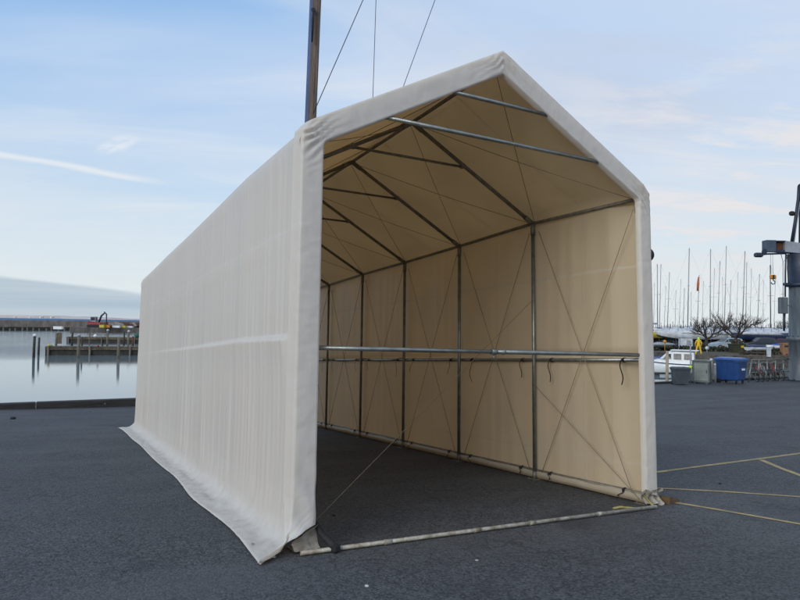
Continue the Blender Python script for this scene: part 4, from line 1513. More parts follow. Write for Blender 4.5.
def motorboat(u, t, L, ang, label, cab=True, coverm=None, grp='boats afloat in the inner basin'):
    p = col(u, t, ZW - 0.22)
    o = empty('motorboat', p, ang)
    tag(o, label, 'motorboat', grp)
    B, D = L * 0.38, L * 0.20
    rings = hull_rings(L, B, D, 14)
    mb = MB(); mb.loft(rings, True, True); mb.build('hull', M_WHITE, o)
    mb = MB(); mb.loft([[Vector((q.x, q.y * 1.01 + (0.01 if q.y > 0 else -0.01), q.z + dz)) for q in (r[0], r[0] - Vector((0, 0, 0.09)))] for r in rings for dz in (0.0,)], False, True, False)
    mb.build('rub_rail', M_NAVY, o)
    if cab:
        mb = MB()
        secs = []
        for x, w, h in ((-L * .30, .40, 1.05), (-L * .02, .40, 1.12), (L * .08, .37, 1.02), (L * .20, .33, .42), (L * .34, .22, .22), (L * .42, .08, .06)):
            w *= B
            secs.append([Vector((x, -w, D * .95)), Vector((x, -w * .93, D + h * .9)), Vector((x, -w * .7, D + h)), Vector((x, w * .7, D + h)), Vector((x, w * .93, D + h * .9)), Vector((x, w, D * .95))])
        mb.loft(secs, True, False); cb = mb.build('cabin', M_WHITE, o)
        mb = MB()
        for sy in (-1, 1):
            for x0, x1 in ((-L * .27, -L * .16), (-L * .12, -L * .01)):
                mb.add([(x0, sy * B * .405, D + .38), (x1, sy * B * .405, D + .38), (x1, sy * B * .385, D + .86), (x0, sy * B * .385, D + .86)], [(0, 1, 2, 3)])
            mb.add([(L * .03, sy * B * .40, D + .42), (L * .15, sy * B * .365, D + .40), (L * .085, sy * B * .36, D + .82), (L * .03, sy * B * .385, D + .84)], [(0, 1, 2, 3)])
        mb.add([(L * .095, -B * .25, D + .98), (L * .095, B * .25, D + .98), (L * .195, B * .24, D + .48), (L * .195, -B * .24, D + .48)], [(0, 1, 2, 3)])
        mb.v = [(x + (0.02 if abs(y) < B * .3 else 0), y * 1.01, z + (0.01)) for x, y, z in mb.v]
        mb.build('window', M_GLASS, cb)
        mb = MB(); mb.bbox((-L * .16, 0, D + 1.15), (L * .40, B * .86, 0.06), 0.02); mb.build('roof', M_WHITE, cb)
        mb = MB()
        pts = [(L * .10, -B * .38, D + .35), (L * .40, -B * .18, D + .5), (L * .52, 0, D + .62), (L * .40, B * .18, D + .5), (L * .10, B * .38, D + .35)]
        mb.path(pts, 0.02, 6); mb.build('bow_rail', M_STEEL, o)
    if coverm:
        mb = MB()
        mb.loft([[Vector((x, -w, D * .95)), Vector((x, -w * .6, D + h)), Vector((x, w * .6, D + h)), Vector((x, w, D * .95))] for x, w, h in
                 ((-L * .48, B * .46, .2), (-L * .2, B * .5, .55), (L * .1, B * .48, .5), (L * .35, B * .28, .3), (L * .47, B * .06, .08))], True, True)
        mb.build('boat_cover', coverm, o)
    return o


motorboat(674, 57, 5.4, A(152), 'small white cabin boat afloat behind the dark grey bin', True)
motorboat(650, 61, 4.6, A(150), 'open boat with a blue cover beside the tent edge', False, M_BLUEC)
pile(667, 46, 351, 'slim wooden pile standing in front of the white cabin boat', M_POSTC, 0.10)
pj = empty('pontoon', col(672, 54, ZW)); pj.rotation_euler = (0, 0, CAMR)
tag(pj, 'low dark pontoon in front of the white cabin boat', 'pontoon')
mb = MB(); mb.bbox((0, 0, 0.22), (5.0, 0.8, 0.12), 0.02); mb.build('deck', M_PILED, pj)
mb = MB(); mb.bbox((-1.6, 0, 0.02), (1.0, 0.7, 0.3), 0.05); mb.bbox((1.6, 0, 0.02), (1.0, 0.7, 0.3), 0.05); mb.build('float', M_GBIN, pj)

# ------------------------------------------------------------ person in yellow oilskins on the bank
M_OIL = mat('yellow_oilskin', (0.72, 0.46, 0.02), 0.45, 0, 0.15, 8, 0.3, 20)
M_HIVIS = mat('hi_vis_yellow', (0.55, 0.80, 0.04), 0.5, 0, 0.1, 8)
M_SKIN = mat('skin', (0.45, 0.27, 0.20), 0.6, 0, 0.1, 8)


def skin_obj(name, verts, edges, radii, m, parent, sub=2):
    me = bpy.data.meshes.new(name)
    me.from_pydata(verts, edges, [])
    me.update()
    o = bpy.data.objects.new(name, me)
    COL.objects.link(o)
    o.parent = parent
    me.materials.append(m)
    md = o.modifiers.new('skin', 'SKIN')
    if not me.skin_vertices:
        me.attributes  # skin layer is created by the modifier
    lay = me.skin_vertices[0].data if me.skin_vertices else None
    if lay is None:
        return o
    for i, r in enumerate(radii):
        lay[i].radius = (r, r) if not isinstance(r, tuple) else r
    lay[0].use_root = True
    md.use_smooth_shade = True
    s = o.modifiers.new('sub', 'SUBSURF'); s.levels = sub; s.render_levels = sub
    return o


def person():
    pr = empty('person', col(698.5, 68.6, ZB), A(-14))
    tag(pr, 'person in yellow oilskins with a hi-vis hood standing legs apart on the bank', 'person')
    V = [(0, 0, 0.97), (0, 0, 1.12), (0, 0.0, 1.32), (0, 0, 1.46), (0, 0, 1.54), (0, 0.01, 1.64), (0, 0.01, 1.74),
         (0.10, 0, 0.90), (0.19, 0.03, 0.50), (0.26, 0, 0.10), (0.27, 0.12, 0.04),
         (-0.10, 0, 0.90), (-0.19, 0.03, 0.50), (-0.26, 0, 0.10), (-0.27, 0.12, 0.04),
         (0.20, 0, 1.42), (0.29, 0.0, 1.14), (0.27, 0.12, 0.93), (0.265, 0.15, 0.86),
         (-0.20, 0, 1.42), (-0.29, 0.0, 1.14), (-0.27, 0.12, 0.93), (-0.265, 0.15, 0.86)]
    E = [(0, 1), (1, 2), (2, 3), (3, 4), (4, 5), (5, 6), (0, 7), (7, 8), (8, 9), (9, 10), (0, 11), (11, 12), (12, 13), (13, 14),
         (3, 15), (15, 16), (16, 17), (17, 18), (3, 19), (19, 20), (20, 21), (21, 22)]
    r = [0.16, 0.15, 0.17, 0.12, 0.06, 0.10, 0.085, 0.11, 0.085, 0.07, 0.055, 0.11, 0.085, 0.07, 0.055, 0.075, 0.06, 0.045, 0.04, 0.075, 0.06, 0.045, 0.04]
    skin_obj('body', V, E, r, M_OIL, pr)
    for s in (1, -1):
        mb = MB()
        for k in range(4):
            x = s * (0.265 + 0.012 * (k - 1.5))
            mb.path([(x, 0.155 + 0.018 * (k - 1.5), 0.85), (x - s * 0.006, 0.165 + 0.018 * (k - 1.5), 0.80), (x - s * 0.02, 0.165 + 0.018 * (k - 1.5), 0.762 + 0.006 * abs(k - 1.5))], 0.0085, 6)
        mb.path([(s * 0.255, 0.185, 0.87), (s * 0.235, 0.205, 0.84), (s * 0.23, 0.205, 0.81)], 0.010, 6)
        mb.build('hand', M_SKIN, pr)
    mb = MB()
    mb.lathe([(0.10 * math.sin(math.pi * k / 10) + 0.002, 1.66 - 0.115 * math.cos(math.pi * k / 10)) for k in range(11)], (0, -0.02, 0.01), 16)
    mb.path([(0, -0.02, 1.50), (0, -0.02, 1.60)], [0.13, 0.10], 12)
    mb.build('hood', M_HIVIS, pr)
    mb = MB(); mb.lathe([(0.075 * math.sin(math.pi * k / 8) + 0.002, 1.64 - 0.10 * math.cos(math.pi * k / 8)) for k in range(9)], (0, 0.035, 0), 14)
    fc = mb.build('face', M_SKIN, pr)
    mb = MB(); mb.path([(0, 0.105, 1.66), (0, 0.13, 1.625), (0, 0.105, 1.615)], 0.012, 6); mb.build('nose', M_SKIN, fc)
    mb = MB()
    for s in (-1, 1): mb.box((s * 0.03, 0.103, 1.665), (0.022, 0.008, 0.010))
    mb.box((0, 0.105, 1.585), (0.04, 0.008, 0.008))
    mb.build('eyes_and_mouth', M_BLACK, fc)


person()

# ------------------------------------------------------------ bare trees


def tree(u, t, h, spread, seed, label, lean=0.0):
    random.seed(seed)
    p = col(u, t, ZB)
    o = empty('bare_tree', p)
    tag(o, label, 'tree', 'bare pollarded trees on the bank')
    tr = MB()
    tr.path([(0, 0, -0.1), (0.05 + lean * 0.3, 0, h * 0.16), (0.1 + lean, 0, h * 0.30)], [0.28, 0.20, 0.17], 10)
    tr.build('trunk', M_BRANCH, o)
    cr = MB()

    def grow(a, d, L, r, k):
        d = d.normalized()
        m_ = a + d * L * 0.5 + Vector((random.uniform(-1, 1), random.uniform(-1, 1), random.uniform(-.3, .5))) * L * 0.10
        b = m_ + (d + Vector((random.uniform(-.3, .3), random.uniform(-.3, .3), 0.25))).normalized() * L * 0.5
        cr.path([a, m_, b], [r, r * 0.85, r * 0.65], 5 if k < 4 else 4, False)
        if k <= 0: return
        nb = 3 if k > 2 else 4
        for _ in range(nb):
            nd = (d + Vector((random.uniform(-1, 1), random.uniform(-1, 1), random.uniform(-.35, .9))) * 0.85)
            grow(b if _ < 2 else m_, nd, L * random.uniform(0.6, 0.85), max(r * 0.58, 0.011), k - 1)
    top = Vector((0.1 + lean, 0, h * 0.29))
    for k in range(5):
        a = 2 * math.pi * k / 5 + random.uniform(-.3, .3)
        grow(top, Vector((math.cos(a) * spread, math.sin(a) * spread, random.uniform(0.5, 1.0))), h * 0.25, 0.11, 4)
    cr.build('crown', M_BRANCH, o)


tree(706, 84, 4.7, 1.05, 4, 'bare twiggy tree behind the person in yellow, left of the white car')
tree(735.5, 80, 5.6, 1.0, 9, 'bare pollarded tree with thick forked limbs right of the white car')
tree(790, 118, 5.0, 0.9, 15, 'bare tree far behind the crane column')

# ------------------------------------------------------------ cars


def car(u, t, ang, paint, label, est=False):
    p = col(u, t, ZB)
    o = empty('parked_car', p, ang)
    tag(o, label, 'car', 'cars parked on the bank')
    prof = [(-2.0, 0.42), (-2.02, 0.72), (-1.92, 0.95), (-1.72, 1.42 if not est else 1.55), (-1.2, 1.50 if not est else 1.62), (0.1, 1.48 if not est else 1.6), (0.78, 1.02), (1.65, 0.86), (1.98, 0.66), (2.02, 0.40), (1.7, 0.28), (-1.75, 0.28)]
    mb = MB()
    W2 = 0.84
    rr = []
    for y, k in ((-W2, 0.0), (-W2 + 0.06, 1), (W2 - 0.06, 1), (W2, 0.0)):
        ring = []
        for x, z in prof:
            inset = 0.0 if z < 1.0 else 0.14 * (z - 1.0) / 0.5
            yy = y * (1 - inset / W2)
            ring.append(Vector((x * (0.985 if k == 0 else 1), yy, z * (0.985 if k == 0 else 1))))
        rr.append(ring)
    mb.loft(rr)
    body = mb.build('body', paint, o)
    mb = MB()
    for s in (-1, 1):
        for q in ([(-1.62, 1.02), (-0.75, 1.02), (-0.75, 1.42), (-1.5, 1.40)], [(-0.68, 1.02), (0.12, 1.02), (0.05, 1.42), (-0.68, 1.42)], [(0.18, 1.02), (0.68, 1.02), (0.16, 1.38)]):
            vs = [(x, s * (W2 + 0.006 - 0.14 * (z - 1.0) / 0.5), z) for x, z in q]
            mb.add(vs, [tuple(range(len(vs)))])
    mb.add([(0.17, -0.62, 1.46), (0.17, 0.62, 1.46), (0.76, 0.70, 1.07), (0.76, -0.70, 1.07)], [(0, 1, 2, 3)])
    mb.v = [(x + (0.02 if abs(y) < 0.72 else 0), y, z) for x, y, z in mb.v]
    mb.build('windows', M_GLASS, o)
    for x in (-1.25, 1.28):
        for s in (-1, 1):
            mb = MB()
            Mx = Matrix.Rotation(R(90), 3, 'X')
            mb.lathe([(0.20, -0.10), (0.31, -0.10), (0.325, -0.06), (0.325, 0.06), (0.31, 0.10), (0.20, 0.10)], (x, s * 0.78, 0.32), 20, Mx)
            w = mb.build('wheel', M_TYRE, o)
            mb = MB(); mb.lathe([(0.02, -0.105), (0.20, -0.105), (0.20, 0.105), (0.02, 0.105)], (x, s * 0.78, 0.32), 16, Mx); mb.build('rim', M_CRANEG, w)
    for s in (-1, 1):
        mb = MB(); mb.bbox((1.93, s * 0.62, 0.68), (0.16, 0.3, 0.14), 0.03); mb.build('headlight', M_WDIRTY, o)
        mb = MB(); mb.bbox((-1.97, s * 0.68, 0.82), (0.1, 0.18, 0.22), 0.03); mb.build('tail_light', M_RED, o)
    return o


car(726, 86, A(186), mat('pale_car_paint', (0.42, 0.50, 0.54), 0.3, 0, 0.05, 1, coat=0.5), 'pale blue white car parked behind the blue waste container')
car(759, 88, A(178), mat('dark_car_paint', (0.03, 0.035, 0.045), 0.3, 0, 0.1, 1), 'dark estate car parked right of the right bare tree', True)
car(776, 90, A(184), mat('dark_red_car_paint', (0.10, 0.03, 0.03), 0.3, 0, 0.1, 1), 'dark red car parked beside the dark estate car')

# dinghies, trailer and tank on the near part of the bank
def dinghy(u, t, L, ang, hm, cm, label):
    o = empty('dinghy', col(u, t, ZB + 0.25), ang)
    tag(o, label, 'dinghy', 'dinghies pulled up on the bank')
    rings = hull_rings(L, L * 0.36, L * 0.12, 10)
    mb = MB(); mb.loft(rings, True, True); mb.build('hull', hm, o)
    mb = MB()
    mb.loft([[Vector((x, -w, L * .115)), Vector((x, -w * .5, L * .12 + h)), Vector((x, w * .5, L * .12 + h)), Vector((x, w, L * .115))] for x, w, h in
             ((-L * .47, L * .155, .1), (-L * .2, L * .175, .32), (L * .1, L * .17, .28), (L * .33, L * .10, .16), (L * .46, L * .02, .04))], True, True)
    mb.build('boat_cover', cm, o)
    mb = MB()
    for x in (-L * .25, L * .2): mb.box((x, 0, -0.12), (0.12, L * .3, 0.26))
    mb.build('trestle', M_TIMBER, o)
    return o


dinghy(664, 79, 3.6, A(12), M_GBIN, M_GREYC, 'grey covered dinghy below the yellow hulled boat')
dinghy(748, 77, 3.2, A(170), M_NAVY, M_GBIN, 'dark covered dinghy right of the planter')
dinghy(760, 75, 3.4, A(15), M_WDIRTY, M_NAVY, 'pale hulled dinghy with a dark cover above the bicycle rack')
dinghy(783, 82, 3.8, A(175), M_WHITE, M_BLUEC, 'white dinghy with a blue cover beside the crane column')
for u_, v_, s_, m_, l_ in ((664.8, 341.5, 0.19, M_ORANGE, 'orange yellow buoy below the yellow hulled boat'), (707, 348, 0.22, M_WDIRTY, 'pale round fender at the foot of the left bare tree')):
    p = col(u_, 76, ZB)
    hz_ = at(u_, v_, 76).z - ZB
    b = MB(); b.lathe([(s_ * math.sin(math.pi * min(.97, k / 8 + .02)), hz_ - s_ * math.cos(math.pi * k / 8)) for k in range(9)], n=14)
    b.tube((0, 0, 0), (0, 0, max(hz_ - s_, 0.02)), 0.03, 6)
    o = b.build('buoy', m_, None, p); tag(o, l_, 'buoy')
o = empty('storage_cabin', col(685.5, 82, ZB), A(-8))
tag(o, 'small white storage cabin below the pale covered boat left of the left tree', 'cabin')
mb = MB(); mb.bbox((0, 0, 0.75), (1.35, 1.3, 1.5), 0.05); mb.build('wall', M_WDIRTY, o)
mb = MB(); mb.loft([[Vector((x * w, y * w, z)) for x, y in ((-.72, -.7), (.72, -.7), (.72, .7), (-.72, .7))] for w, z in ((1.05, 1.503), (1.05, 1.56), (0.6, 1.72))]); mb.build('roof', M_GREYC, o)
mb = MB(); mb.box((0.2, -0.66, 0.62), (0.5, 0.02, 1.15)); mb.build('door', M_CRANEG, o)

# dark clutter that fills the yard under the hulls
random.seed(2)
sh = empty('boat_shed', col(772, 128, ZB), CAMR)
tag(sh, 'long low dark shed with pale flat roof behind the boats on the right', 'shed')
mb = MB(); mb.box((0, 0, 1.1), (26, 5, 2.2)); mb.build('wall', M_CRANED, sh)
mb = MB(); mb.box((0, 0, 2.36), (26.8, 5.8, 0.28)); mb.build('roof', M_GREYC, sh)


def hedge(u0, u1, t, h, name, label, m, seed, dens=900):
    random.seed(seed)
    mb = MB()
    for i in range(dens):
        f = random.random()
        u = u0 + (u1 - u0) * f
        p = col(u, t + random.uniform(-0.8, 0.8), ZB)
        z = random.random() ** 0.7 * h * (0.75 + 0.35 * noise.noise(Vector((u * 0.15, seed, 0))))
        s = random.uniform(0.10, 0.30)
        n = Vector((random.gauss(0, 1), random.gauss(0, 1), random.gauss(0, 1))).normalized()
        a = n.orthogonal().normalized(); b = n.cross(a)
        c = Vector((p.x, p.y, ZB + z))
        mb.add([c - a * s, c - b * s * 0.5, c + a * s, c + b * s * 0.5], [(0, 1, 2, 3)])
    o = mb.build(name, m)
    tag(o, label, 'vegetation', kind='stuff')


M_HEDGE = mat('dark_scrub', (0.035, 0.04, 0.022), 0.95, 0, 0.4, 0.5)
M_HEDGE2 = mat('brown_scrub', (0.065, 0.05, 0.035), 0.95, 0, 0.4, 0.5)
hedge(600, 860, 140, 2.9, 'far_hedge', 'dark scrub closing off the boat yard', M_HEDGE2, 3, 2600)
hedge(645, 860, 79, 0.7, 'bank_scrub', 'low winter scrub on the edge of the bank', M_HEDGE, 4, 1500)
hedge(740, 860, 70.5, 0.35, 'rough_grass', 'rough brown grass behind the bicycle rack', M_HEDGE2, 6, 700)

# small yard things
for u, t, w, h, m, l, nm, ct in ((737, 76, 1.5, 1.0, M_HEDGE, 'dark green planter box in front of the right bare tree', 'planter_box', 'planter'),
                                 (784.5, 70, 0.75, 1.3, mat('brown_bin', (0.25, 0.13, 0.07), 0.6), 'brown litter bin left of the crane column', 'litter_bin', 'bin'),
                                 (768.7, 66, 0.34, 0.95, M_WDIRTY, 'short white marker post behind the bicycles', 'marker_post', 'post')):
    o = empty(nm, col(u, t, ZB), CAMR)
    tag(o, l, ct)
    mb = MB()
    mb.loft([[Vector((x * w / 2 * k, y * w / 2 * k * 0.8, z)) for x, y in ((-1, -1), (1, -1), (1, 1), (-1, 1))] for z, k in ((0, 0.85), (h * 0.9, 1.0), (h * 0.93, 1.08), (h, 1.05))])
    mb.build('body', m, o)
    if nm == 'planter_box':
        mb = MB()
        for i in range(120):
            c = Vector((random.uniform(-.7, .7), random.uniform(-.5, .5), h + random.uniform(-.1, .35)))
            n = Vector((random.gauss(0, 1), random.gauss(0, 1), random.gauss(0, 1))).normalized()
            a = n.orthogonal().normalized() * .12; b = n.cross(a)
            mb.add([c - a, c - b, c + a, c + b], [(0, 1, 2, 3)])
        mb.build('plant', M_GRASS, o)
        mb = MB(); mb.box((0.3, -w * 0.4 - 0.02, h * 0.7), (0.3, 0.03, 0.25)); mb.build('yellow_plate', M_YHULL, o)
    if nm == 'litter_bin':
        mb = MB(); mb.box((0, -w * 0.44 - 0.01, h * 0.75), (w * 0.5, 0.02, 0.18)); mb.build('slot', M_BLACK, o)
    if nm == 'marker_post':
        mb = MB(); mb.lathe([(0.24, h), (0.24, h + 0.08), (0.1, h + 0.16)], n=12); mb.build('cap', M_WHITE, o)

# ------------------------------------------------------------ things along the right quay


def qpos(u, back=0.5):
    """point on the quay, 'back' metres before its edge, in column u"""
    d = MW @ Vector(((u - 400) / F, 1, 0))
    t = (QY - back - CW.y) / d.y
    p = CW + d * t
    return Vector((p.x, p.y, gz(p.x, p.y))), t


# dark grey bin
p, t = qpos(680.3, 0.7)
o = empty('waste_bin', p, A(4)); tag(o, 'dark grey waste bin at the quay edge in front of the white cabin boat', 'bin')
mb = MB()
mb.loft([[Vector((x * w, y * w2, z)) for x, y in ((-1, -1), (1, -1), (1, 1), (-1, 1))] for w, w2, z in ((.32, .26, .06), (.37, .30, .75), (.40, .33, .77), (.40, .33, .82))])
mb.build('body', M_GBIN, o)
mb = MB(); mb.loft([[Vector((x * w, y * w2, z)) for x, y in ((-1, -1), (1, -1), (1, 1), (-1, 1))] for w, w2, z in ((.42, .35, .823), (.42, .35, .86), (.34, .27, .92))]); mb.build('lid', M_GBIN, o)
for s in (-1, 1):
    mb = MB(); mb.lathe([(0.09, -0.03), (0.09, 0.03)], (s * 0.30, 0.27, 0.09), 14, Matrix.Rotation(R(90), 3, 'Y')); mb.build('wheel', M_TYRE, o)

# grey service cabinet
p, t = qpos(701.5, 0.6)
o = empty('service_cabinet', p, A(-36)); tag(o, 'grey metal service cabinet with a paler door left of the blue container', 'cabinet')
mb = MB(); mb.bbox((0, 0, 0.62), (0.88, 0.5, 1.12), 0.03); mb.bbox((0.30, 0, 0.06), (0.12, 0.4, 0.12), 0.01); mb.bbox((-0.30, 0, 0.06), (0.12, 0.4, 0.12), 0.01); mb.build('body', M_CAB, o)
mb = MB(); mb.bbox((0.03, -0.262, 0.62), (0.68, 0.02, 0.92), 0.006); d_ = mb.build('door', M_CABL, o)
mb = MB(); mb.bbox((0.30, -0.285, 0.65), (0.03, 0.03, 0.16), 0.005); mb.build('handle', M_BLACK, d_)
mb = MB(); mb.loft([[Vector((x * w, y * .30, z)) for x, y in ((-1, -1), (1, -1), (1, 1), (-1, 1))] for w, z in ((.46, 1.181), (.46, 1.21), (.30, 1.26))]); mb.build('roof', M_CAB, o)

# lamp/hose post with hi-vis band left of the cabinet
p, t = qpos(690.5, 0.45)
o = empty('service_post', p); tag(o, 'slim grey post with a yellow green band left of the service cabinet', 'post')
mb = MB(); mb.tube((0, 0, 0), (0, 0, 2.05), 0.035, 10); mb.lathe([(0.05, 2.05), (0.05, 2.10), (0.02, 2.14)], n=12); mb.build('shaft', M_CRANEG, o)
mb = MB(); mb.lathe([(0.075, 0.78), (0.075, 0.95)], n=12); mb.build('band', M_HIVIS, o)

for k, (u, h, m, l) in enumerate(((711.2, 1.25, M_POSTC, 'pale wooden post right of the service cabinet'), (715.2, 0.98, M_CRANEG, 'lower grey post with a white cap left of the blue container'), (718.3, 0.9, M_PILED, 'dark short post tight against the blue container'))):
    p, t = qpos(u, 0.5)
    o = empty('bollard_post', p); tag(o, l, 'post')
    mb = MB(); mb.path([(0, 0, 0), (0, 0, h)], 0.075, 12); mb.build('shaft', m, o)
    mb = MB(); mb.lathe([(0.085, h - 0.06), (0.085, h + 0.03), (0.03, h + 0.07)], n=12); mb.build('cap', M_WDIRTY if k < 2 else M_PILED, o)

# blue four-wheeled container
p, t = qpos(731, 1.1)
o = empty('waste_container', p, A(-54)); tag(o, 'big blue plastic waste container on four castors at the quay edge', 'waste container')
mb = MB()
BW, BD = 0.66, 0.50


def rrect(w, d, z, c=0.06):
    return [Vector((x, y, z)) for x, y in ((w - c, -d), (w, -d + c), (w, d - c), (w - c, d), (-w + c, d), (-w, d - c), (-w, -d + c), (-w + c, -d))]


mb.loft([rrect(BW * .82, BD * .80, 0.20), rrect(BW * .86, BD * .84, 0.26), rrect(BW * .98, BD * .97, 1.16), rrect(BW * 1.05, BD * 1.05, 1.17), rrect(BW * 1.05, BD * 1.05, 1.25)])
for s in (-0.35, 0, 0.35):
    mb.loft([[Vector((s - .04, -BD * .84 - .012, .3)), Vector((s + .04, -BD * .84 - .012, .3)), Vector((s + .04, -BD * .84 + .05, .3)), Vector((s - .04, -BD * .84 + .05, .3))],
             [Vector((s - .04, -BD * .97 - .012, 1.1)), Vector((s + .04, -BD * .97 - .012, 1.1)), Vector((s + .04, -BD * .97 + .05, 1.1)), Vector((s - .04, -BD * .97 + .05, 1.1))]])
bb = mb.build('body', M_BIN, o)
mb = MB(); mb.box((BW * .93 + 0.02, 0.05, 0.78), (0.02, 0.30, 0.10), M=Matrix.Rotation(R(-6), 3, 'Y')); mb.build('sticker', M_WHITE, bb)
mb = MB()
mb.loft([rrect(BW * 1.08, BD * 1.1, 1.253), rrect(BW * 1.08, BD * 1.1, 1.30), rrect(BW * 1.0, BD * .95, 1.36), rrect(BW * .8, BD * .5, 1.40)])
ld = mb.build('lid', M_BINL, o)
mb = MB(); mb.path([(-0.4, -BD * 1.1 - .01, 1.27), (-0.4, -BD * 1.1 - .06, 1.27), (0.4, -BD * 1.1 - .06, 1.27), (0.4, -BD * 1.1 - .01, 1.27)], 0.014, 6); mb.build('handle', M_BINL, ld)
for sx in (-1, 1):
    for sy in (-1, 1):
        mb = MB(); mb.lathe([(0.085, -0.025), (0.085, 0.025)], (sx * .45, sy * .33, 0.087), 16, Matrix.Rotation(R(90), 3, 'Y')); mb.box((sx * .45, sy * .33, 0.185), (0.10, 0.08, 0.03)); mb.build('castor', M_TYRE, o)

# bicycle rack and bicycles
p0, t0 = qpos(750, 0.9)
p1, t1 = qpos(791, 0.9)
rk = empty('bicycle_rack', p0, math.atan2((p1 - p0).y, (p1 - p0).x)); LR = (p1 - p0).length
tag(rk, 'galvanised tubular bicycle rack between the blue container and the crane', 'bicycle rack')
mb = MB(); mb.tube((0.1, 0, 1.22), (LR, 0, 1.22), 0.032, 10); mb.tube((0.15, 0, 0.52), (LR, 0, 0.52), 0.02, 8); mb.build('rail', M_STEEL, rk)
mb = MB(); mb.tube((-0.35, -0.12, 0.0), (0.14, 0, 1.22), 0.035, 10); mb.build('leg', M_STEEL, rk)
for k in range(1, 6):
    x = LR * k / 5
    mb = MB(); mb.tube((x, 0, 0), (x, 0, 1.22), 0.028, 8); mb.build('leg', M_STEEL, rk)


def bicycle(paint):
    o = empty('bicycle')
    Mx = Matrix.Rotation(R(90), 3, 'X')
    for x in (-0.52, 0.52):
        mb = MB()
        rr = []
        for k in range(29):
            a = 2 * math.pi * k / 28
            c = Vector((math.cos(a), 0, math.sin(a)))
            rr.append([Vector((x, 0, 0.345)) + c * (0.325 + 0.02 * math.cos(2 * math.pi * j / 6)) + Vector((0, 0.02 * math.sin(2 * math.pi * j / 6), 0)) for j in range(6)])
        mb.loft(rr, False, True)
        w = mb.build('wheel', M_TYRE, o)
        mb = MB()
        rr = []
        for k in range(29):
            a = 2 * math.pi * k / 28
            c = Vector((math.cos(a), 0, math.sin(a)))
            rr.append([Vector((x, 0, 0.345)) + c * (0.298 + 0.01 * math.cos(2 * math.pi * j / 5)) + Vector((0, 0.012 * math.sin(2 * math.pi * j / 5), 0)) for j in range(5)])
        mb.loft(rr, False, True)
        for k in range(12):
            a = 2 * math.pi * k / 12
            mb.tube((x, 0, 0.345), (x + 0.295 * math.cos(a), 0, 0.345 + 0.295 * math.sin(a)), 0.003, 4)
        mb.build('rim', M_STEEL, w)
    mb = MB()
    h, bbk, st, re, fa = (0.36, 0, 0.88), (-0.07, 0, 0.30), (-0.20, 0, 0.84), (-0.52, 0, 0.345), (0.52, 0, 0.345)
    for a, b in ((h, bbk), (bbk, st), (st, (0.34, 0, 0.80)), (bbk, re), (re, st), ((0.34, 0, 0.98), fa)): mb.tube(a, b, 0.018, 8)
    mb.build('frame', paint, o)
    mb = MB(); mb.path([(0.30, -0.28, 1.02), (0.38, -0.15, 1.03), (0.36, 0, 1.0), (0.38, 0.15, 1.03), (0.30, 0.28, 1.02)], 0.014, 6); mb.build('handlebar', M_STEEL, o)
    mb = MB(); mb.tube((-0.20, 0, 0.82), (-0.23, 0, 0.95), 0.014, 6); mb.loft([[Vector((x, y * w, 0.95 + z)) for y, z in ((-1, 0), (-.6, .05), (.6, .05), (1, 0))] for x, w in ((-0.36, .08), (-0.24, .08), (-0.08, .025))]); mb.build('saddle', M_BLACK, o)
    mb = MB(); mb.lathe([(0.09, -0.006), (0.09, 0.006)], (-0.07, 0.04, 0.30), 14, Mx); mb.tube((-0.07, -0.08, 0.30), (0.05, -0.12, 0.22), 0.01, 5); mb.tube((-0.07, 0.08, 0.30), (-0.19, 0.12, 0.38), 0.01, 5); mb.build('crank', M_STEELD, o)
    return o


bk = bicycle(mat('bicycle_black_paint', (0.02, 0.02, 0.025), 0.4))
bk2 = bicycle(mat('bicycle_red_paint', (0.30, 0.03, 0.03), 0.4))
bk3 = bicycle(mat('bicycle_silver_paint', (0.35, 0.36, 0.38), 0.4, 0.4))
dr = (p1 - p0).normalized(); sdv = Vector((-dr.y, dr.x, 0))
blab = ['black bicycle leaning in the rack nearest the blue container', 'red bicycle second from the blue container', 'silver bicycle in the middle of the rack',
        'black bicycle right of the silver one', 'red bicycle second from the crane', 'black bicycle nearest the crane column']
for k in range(6):
    src = (bk, bk2, bk3)[k % 3] if k != 5 else bk
    if k == 3: src = bk
    if k == 4: src = bk2
    first = k < 3
    b = src if first else copy_tree(src)
    c = p0 + dr * (0.75 + k * (LR - 1.2) / 5.6) + sdv * 0.28
    b.location = (c.x, c.y, gz(c.x, c.y))
    b.rotation_euler = (R(7 if k % 2 else -5), 0, math.atan2(dr.y, dr.x) + R(52 + 9 * math.sin(k * 3.1)) + (math.pi if k % 2 else 0))
    tag(b, blab[k], 'bicycle', 'bicycles in the rack')

# ------------------------------------------------------------ jib crane at the right edge
TC = 38.5
pc = col(801.5, TC, 0); pc.z = gz(pc.x, min(pc.y, QY - 0.1))
crn = empty('jib_crane', pc, CAMR)
tag(crn, 'blue grey jib crane on a thick column at the right edge', 'crane')


def cl(u, v, t=TC):
    return Matrix.Rotation(-CAMR, 3, 'Z') @ (at(u, v, t) - pc)


def zc(v): return cl(800, v).z


